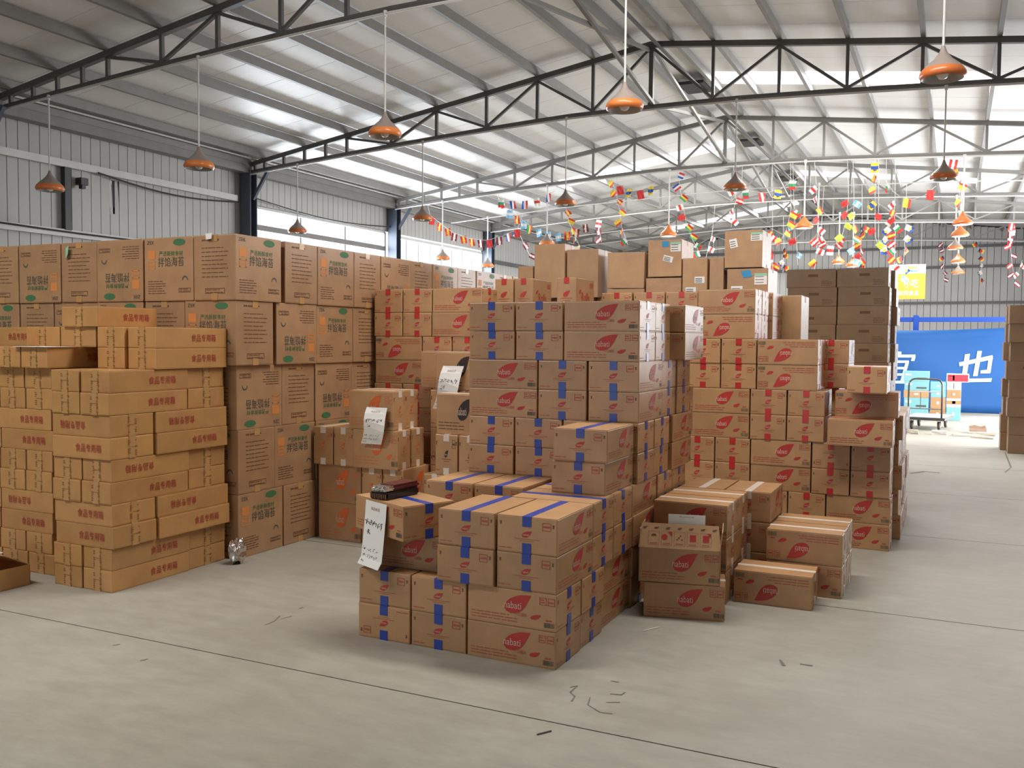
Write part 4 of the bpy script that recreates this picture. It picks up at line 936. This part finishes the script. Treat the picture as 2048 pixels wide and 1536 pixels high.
simple_box('goods_box', -.13, .30, Yt, Yt+.33, z, z+.175, 'box_white', 'red-faced white box on top of the goods columns', [(.05, .96, .08, .9, 'box_red'), (.28, .36, .2, .8, 'paper'), (.1, .3, .7, .76, 'print_pale')])
def trolley():
    o = bpy.data.objects.new('platform_trolley', None); C.objects.link(o); o.location = (-.40, 19.35, 0); o.rotation_euler = (0, 0, math.radians(-8))
    mb = MB(); mb.box(-.33, .33, -.48, .48, .215, .245, 'cart_deck'); link('deck', mb.mesh('deck'), o)
    mb = MB()
    for s in (-1, 1): mb.box(s*.33-.02, s*.33+.02, -.5, .5, .185, .235, 'cart_steel'); mb.box(-.33, .33, s*.49-.02, s*.49+.02, .185, .235, 'cart_steel')
    link('deck_frame', mb.mesh('deck_frame'), o)
    mb = MB(); pts = [(-.29, -.47, .23), (-.29, -.47, .84)]
    for i in range(7): t_ = PI-i*PI/12; pts.append((-.17+.12*math.cos(t_), -.47, .84+.12*math.sin(t_)))
    for i in range(7): t_ = PI/2-i*PI/12; pts.append((.17+.12*math.cos(t_), -.47, .84+.12*math.sin(t_)))
    pts += [(.29, -.47, .84), (.29, -.47, .23)]; mb.tube(pts, .017, 'cart_steel', 8); link('push_handle', mb.mesh('push_handle', True), o)
    for z_, nm in ((.72, 'handle_bar'), (.40, 'handle_bar')): mb = MB(); mb.tube([(-.29, -.47, z_), (.29, -.47, z_)], .011, 'rail_pale' if z_ > .5 else 'cart_steel', 6); link(nm, mb.mesh(nm), o)
    for x in (-.08, .09): mb = MB(); mb.tube([(x, -.47, .40), (x, -.47, .72)], .007, 'cart_steel', 6); link('handle_rod', mb.mesh('handle_rod'), o)
    for x in (-.24, .24):
        for y in (-.38, .38):
            mb = MB(); mb.lathe([(.02, -.022), (.07, -.022), (.082, -.014), (.082, .014), (.07, .022), (.02, .022)], 'rubber', 20); w_ = link('wheel', mb.mesh('wheel', True), o, (x, y, .083), (0, PI/2, 0))
            mb = MB(); mb.lathe([(.001, -.026), (.04, -.026), (.04, .026), (.001, .026)], 'hub', 14); link('hub', mb.mesh('hub'), w_)
            mb = MB(); mb.bar((x-.03, y, .083), (x-.03, y, .19), .04, .006, 'hub', (1, 0, 0)); mb.bar((x+.03, y, .083), (x+.03, y, .19), .04, .006, 'hub', (1, 0, 0)); link('caster_fork', mb.mesh('caster_fork'), o)
    tag(o, 'grey platform trolley with curved push handle standing in the lit aisle', 'trolley')
trolley()
def pebble(name, px, py, sx, sy, sz, m, label, seed, yaw=0):
    p = at_z(px, py); bm = bmesh.new(); bmesh.ops.create_cube(bm, size=1); bmesh.ops.subdivide_edges(bm, edges=bm.edges[:], cuts=2, use_grid_fill=True); r = random.Random(seed)
    for v in bm.verts: v.co = Vector((v.co.x*sx*(1+r.uniform(-.12, .12)), v.co.y*sy*(1+r.uniform(-.12, .12)), (v.co.z+.5)*sz*(1+r.uniform(-.1, .1))))
    me = bpy.data.meshes.new(name); bm.to_mesh(me); bm.free(); me.materials.append(M(m)); tag(link(name, me, None, (p.x, p.y, 0), (0, 0, yaw)), label, 'debris', None)
pebble('brick', 1818, 867, .30, .11, .07, 'rubble', 'pale brick lying before the trolley wheel on the stack side', 1)
pebble('brick', 1879, 869, .24, .10, .07, 'box_white', 'white block lying before the trolley', 2)
pebble('stone_block', 1955, 866, .26, .18, .14, 'brick_mat', 'upright brown brick block beside the shaded stack across the aisle', 3)
pebble('rubble_slab', 1965, 871, .42, .12, .06, 'rubble', 'broken pale slab lying beside the brown brick block', 4)
pebble('rubble_slab', 1930, 872, .40, .14, .035, 'rubble', 'flat cardboard-coloured rubble slab in the bright aisle', 5, .3)
pebble('rubble_slab', 1965, 877, .34, .10, .03, 'rubble', 'thin crumbled slab nearest the shaded stack', 6, -.3)
def sign():
    o = bpy.data.objects.new('hanging_sign', None); C.objects.link(o); a_ = at_y(1779, 530, 26.35); b_ = at_y(1850, 598, 26.35); o.location = ((a_.x+b_.x)/2, 26.35, b_.z); wd = b_.x-a_.x; ht = a_.z-b_.z
    mb = MB(); mb.box(-wd/2, wd/2, -.01, .01, 0, ht*.74, 'sign_yellow'); mb.box(-wd/2, wd/2, -.01, .01, ht*.74, ht, 'sign_white'); link('board', mb.mesh('board'), o)
    tx = MB(); f = Face(tx, (0, -.01, 0), (1, 0, 0), (0, 0, 1)); f.text('休闲食品', .04, ht*.18, wd*.55, ht*.14, 'sign_white'); f.text('小吃', .1, ht*.46, wd*.4, ht*.26, 'sign_white'); f.lines(-.02, ht*.90, wd*.36, 1, .05, 'sign_yellow', random.Random(1), h=.06); f.lines(-.02, ht*.81, wd*.36, 1, .05, 'sticker_blue', random.Random(1), h=.04); link('lettering', tx.mesh('lettering'), o)
    wr_ = MB()
    for x in (-wd*.36, wd*.36): wr_.tube([(x, 0, ht), (x, 0, low_z(o.location.x)-.05-b_.z)], .008, 'steel_pale', 5)
    link('hanger', wr_.mesh('hanger'), o); tag(o, 'yellow and white sign board hung by wires before the far wall', 'sign')
sign()

# ---------------------------------------------------------------- bunting
FC = [('red', 'white', 'red'), ('white', 'red', 'white'), ('blue', 'white', 'red'), ('yellow', 'blue', 'yellow'), ('green', 'white', 'orange'), ('sky', 'white', 'sky'), ('red', 'yellow', 'red'), ('orange', 'white', 'green'), ('red', 'red', 'red'), ('black', 'red', 'yellow'), ('green', 'yellow', 'red'), ('white', 'green', 'red'), ('maroon', 'white', 'maroon'), ('lime', 'yellow', 'lime'), ('yellow', 'yellow', 'red'), ('white', 'white', 'blue')]
fmesh = []
for k, cs in enumerate(FC):
    mb = MB(); nx = 3
    for i in range(3):
        for j in range(nx):
            def q(u, v): return ((u-.5)*.125, .012*math.sin(u*5+v*3+k), -v*.165)
            if k % 2: a_, b_, c_, d_ = q(j/nx, i/3), q((j+1)/nx, i/3), q((j+1)/nx, (i+1)/3), q(j/nx, (i+1)/3)
            else: a_, b_, c_, d_ = q(i/3, j/nx), q((i+1)/3, j/nx), q((i+1)/3, (j+1)/nx), q(i/3, (j+1)/nx)
            mb.poly([a_, b_, c_, d_], 'flag_'+cs[i])
    if k % 3 == 0: mb.poly([(.03*math.cos(t_*PI/4), -.014, -.1+.03*math.sin(t_*PI/4)) for t_ in range(8)], 'flag_'+cs[1 if cs[1] != cs[0] else 2] if cs[0] != cs[1] else 'flag_yellow')
    fmesh.append(mb.mesh('flag'))
def bunting(pxs, Y, label, pal=None, step=.20, vertical=False, sc=1.0, seed=0):
    r = random.Random(seed); P = [at_y(px, py, Y) for px, py in pxs]; P = [p + Vector((0, 0 if i in (0, len(P)-1) else r.uniform(-.05, .05), 0)) for i, p in enumerate(P)]
    Ys = min(TY[2:]+[19.3, 23.8], key=lambda q_: abs(q_-Y)); hook = Vector((P[0].x, Ys-.05 if Ys in TY else Ys, low_z(P[0].x)-(.05 if Ys in TY else .12)))
    if hook.z > P[0].z+.02: P = [hook] + P
    else: P[0] = hook
    mb = MB(); mb.tube([p - P[0] for p in P], .004, 'white_paint', 5); o = link('bunting', mb.mesh('bunting_cord'), None, P[0]); d = .08
    for i in range(1 if len(P) > len(pxs) else 0, len(P)-1):
        sg = P[i+1]-P[i]; ln = sg.length
        while d < ln:
            k = r.choice(pal) if pal else r.randrange(len(FC)); p = P[i].lerp(P[i+1], d/ln) - P[0]
            vert = abs(sg.z) > .75*ln
            link('flag', fmesh[k], o, p, (r.uniform(-.25, .25), r.uniform(.7, 1.25)*r.choice((-1, 1)) if vert else r.uniform(-.2, .2), r.uniform(-1.0, 1.0) if vert else r.uniform(-.5, .8)), (sc*(.85 if vert else 1),)*3)
            d += step
        d -= ln
    tag(o, label, 'bunting')
BT = [([(860, 430), (880, 447), (905, 465), (940, 477), (975, 481), (1005, 472), (1035, 458)], 17.25, 'sagging flag string between the lamp by the window and the eave end', [0, 1, 6, 8, 12, 2], .22),
      ([(1035, 458), (1048, 485), (1062, 515)], 19.0, 'short flag string slanting down behind the tall plain carton', None, .3),
      ([(1000, 402), (1016, 418), (1040, 437), (1062, 452), (1088, 462), (1115, 466), (1145, 462), (1172, 447)], 17.3, 'flag string starting sky blue then striped, above the plain cartons', [5, 5, 5, 0, 1, 6, 10, 12], .21),
      ([(996, 398), (1020, 402), (1048, 402), (1075, 396), (1110, 382)], 17.1, 'upper flag string running into the pendant lamp', [8, 1, 13, 2, 11], .27),
      ([(1131, 414), (1137, 440), (1147, 462), (1160, 495)], 17.3, 'flag string dangling below the pendant lamp over the plain cartons', [11, 8, 14, 6], .20),
      ([(1192, 425), (1197, 455), (1203, 485)], 21.5, 'faint flag string hanging far behind the plain cartons', [12, 1], .28),
      ([(1228, 345), (1231, 385), (1238, 420), (1244, 455), (1256, 490)], 17.3, 'flag string dangling with green, red and yellow flags', [11, 8, 14, 6], .20),
      ([(1232, 370), (1255, 377), (1280, 382), (1302, 372), (1318, 356)], 17.1, 'small arc of flags with a yellow one at its foot', [8, 3, 14, 11], .22),
      ([(1360, 345), (1363, 390), (1367, 420), (1374, 450), (1385, 480), (1400, 508)], 17.3, 'flag string dangling beside the lit lamp over stickered cartons', [2, 11, 8, 10, 1], .20),
      ([(1470, 372), (1472, 400), (1466, 425), (1462, 455)], 17.3, 'red and white flags dangling under a grey lamp', [0, 1, 6, 10], .18),
      ([(1483, 377), (1505, 383), (1530, 386), (1558, 380), (1586, 362), (1602, 352)], 17.1, 'arc of bright flags from the lamp toward the ridge', [8, 2, 3, 11, 0], .30),
      ([(1424, 470), (1418, 490), (1412, 515)], 21.5, 'small red flags behind the topmost torn carton', [8, 1], .24),
      ([(1545, 455), (1541, 490), (1543, 520), (1547, 548)], 17.3, 'bunched red flags hanging beside the topmost carton', [8, 8, 6, 1], .10),
      ([(1582, 418), (1577, 445), (1572, 460), (1563, 478), (1553, 495)], 17.3, 'orange and red flags curving down near the topmost carton', [14, 6, 8], .17),
      ([(1588, 415), (1590, 440), (1590, 470), (1594, 500), (1596, 530)], 17.4, 'sparse flag string ending with a maroon flag', [8, 11, 5, 12], .26),
      ([(1568, 492), (1566, 515), (1566, 545)], 24.0, 'dark twisted flag string before the far wall', [9, 15], .15),
      ([(1632, 365), (1634, 400), (1637, 430), (1637, 460), (1634, 490), (1632, 520), (1628, 548)], 17.4, 'long dangling flag string beside the unlit lamp over the brown stack', [8, 14, 1, 0], .19),
      ([(1642, 468), (1652, 488), (1662, 492), (1672, 486), (1680, 468)], 19.0, 'fan of folded red and white flags at the end of a white rod', [0, 1], .12),
      ([(1697, 395), (1694, 425), (1690, 450), (1683, 475)], 17.5, 'slanting flag string with a pale green flag', [13, 8, 7], .2),
      ([(1708, 395), (1707, 420), (1707, 450), (1708, 480), (1708, 510), (1707, 540)], 17.5, 'lime and orange flags hanging above the lit lamp pair', [13, 4, 14, 5, 15], .21),
      ([(1724, 445), (1722, 480), (1720, 510), (1721, 545)], 19.5, 'crowded muted flag string right above the brown stack', [8, 9, 6, 12], .11),
      ([(1752, 315), (1751, 350), (1750, 380), (1750, 410), (1750, 445), (1751, 475), (1757, 492)], 17.4, 'yellow-green flag string hanging from the pipe before the sign', [8, 14, 13, 3], .24),
      ([(1757, 492), (1768, 490), (1776, 470), (1783, 445), (1788, 420)], 17.6, 'loop of pale flags rising again toward the pipe', [1, 15, 14], .17),
      ([(1790, 395), (1788, 420), (1790, 450), (1790, 480), (1789, 510), (1788, 540)], 17.4, 'dense flag string red then green hanging over the yellow sign', [8, 6, 0, 11, 1], .14),
      ([(1812, 445), (1810, 470), (1809, 500), (1806, 530), (1803, 560)], 19.5, 'thin muted flag string beside the sign', [15, 5, 9], .2),
      ([(1772, 362), (1785, 382), (1800, 393), (1825, 399), (1850, 391), (1872, 372)], 17.2, 'arc of four flags beneath the far skylight', [10, 8, 11, 14], .42),
      ([(1905, 303), (1915, 330), (1917, 370), (1920, 400), (1922, 430)], 17.3, 'flag string with a red maple-coloured flag at the lamp rods', [0, 14, 6, 1], .25),
      ([(1885, 470), (1888, 505), (1887, 540), (1889, 570)], 30.9, 'dark limp flag string against the far wall by the sign', [9, 12], .22),
      ([(1955, 475), (1958, 510), (1964, 545), (1968, 572)], 30.9, 'dark limp flag string in the middle of the far wall', [9, 15], .22),
      ([(2018, 445), (2020, 480), (2023, 520), (2030, 565), (2045, 520)], 28.0, 'pale tangled flag string near the far corner', [1, 0, 12], .25)]
for i, (pxs, Y, lab_, pal, st) in enumerate(BT): bunting(pxs, Y, lab_, pal, st, seed=i, sc=1.0 if Y < 18 else 1.1)

# ---------------------------------------------------------------- bits on the window wall
p = at_y(140, 360, 9.1)
mb = MB(); mb.box(0, .07, -.05, .05, 3.12, 4.0, 'cable'); tag(link('wall_channel', mb.mesh('wall_channel'), None, (XL, 9.0, 0)), 'black vertical steel channel between the two pale wall rails', 'channel')
mb = MB(); mb.box(0, .12, -.06, .06, 0, .10, 'cable'); mb.box(.03, .10, -.03, .03, -.05, 0, 'cable'); tag(link('wall_floodlight', mb.mesh('wall_floodlight'), None, (XL+.02, 9.22, 3.78)), 'small black floodlight fixed to the wall beside the channel', 'floodlight')
for k, (ya, yb, z0, sag, lb) in enumerate(((6, 12.5, 3.16, .06, 'black cable clipped along the lower wall rail'), (9.5, 12.4, 4.0, .1, 'black cable drooping from the upper wall rail to the column'), (12.7, 17.2, 4.12, .12, 'black cable drooping over the first window'))):
    mb = MB(); mb.tube([(XL+.08, ya+(yb-ya)*i/10, z0 - sag*math.sin(PI*i/10) - .02*i/10) for i in range(11)], .014, 'cable', 6); tag(link('wall_cable', mb.mesh('wall_cable')), lb, 'cable')
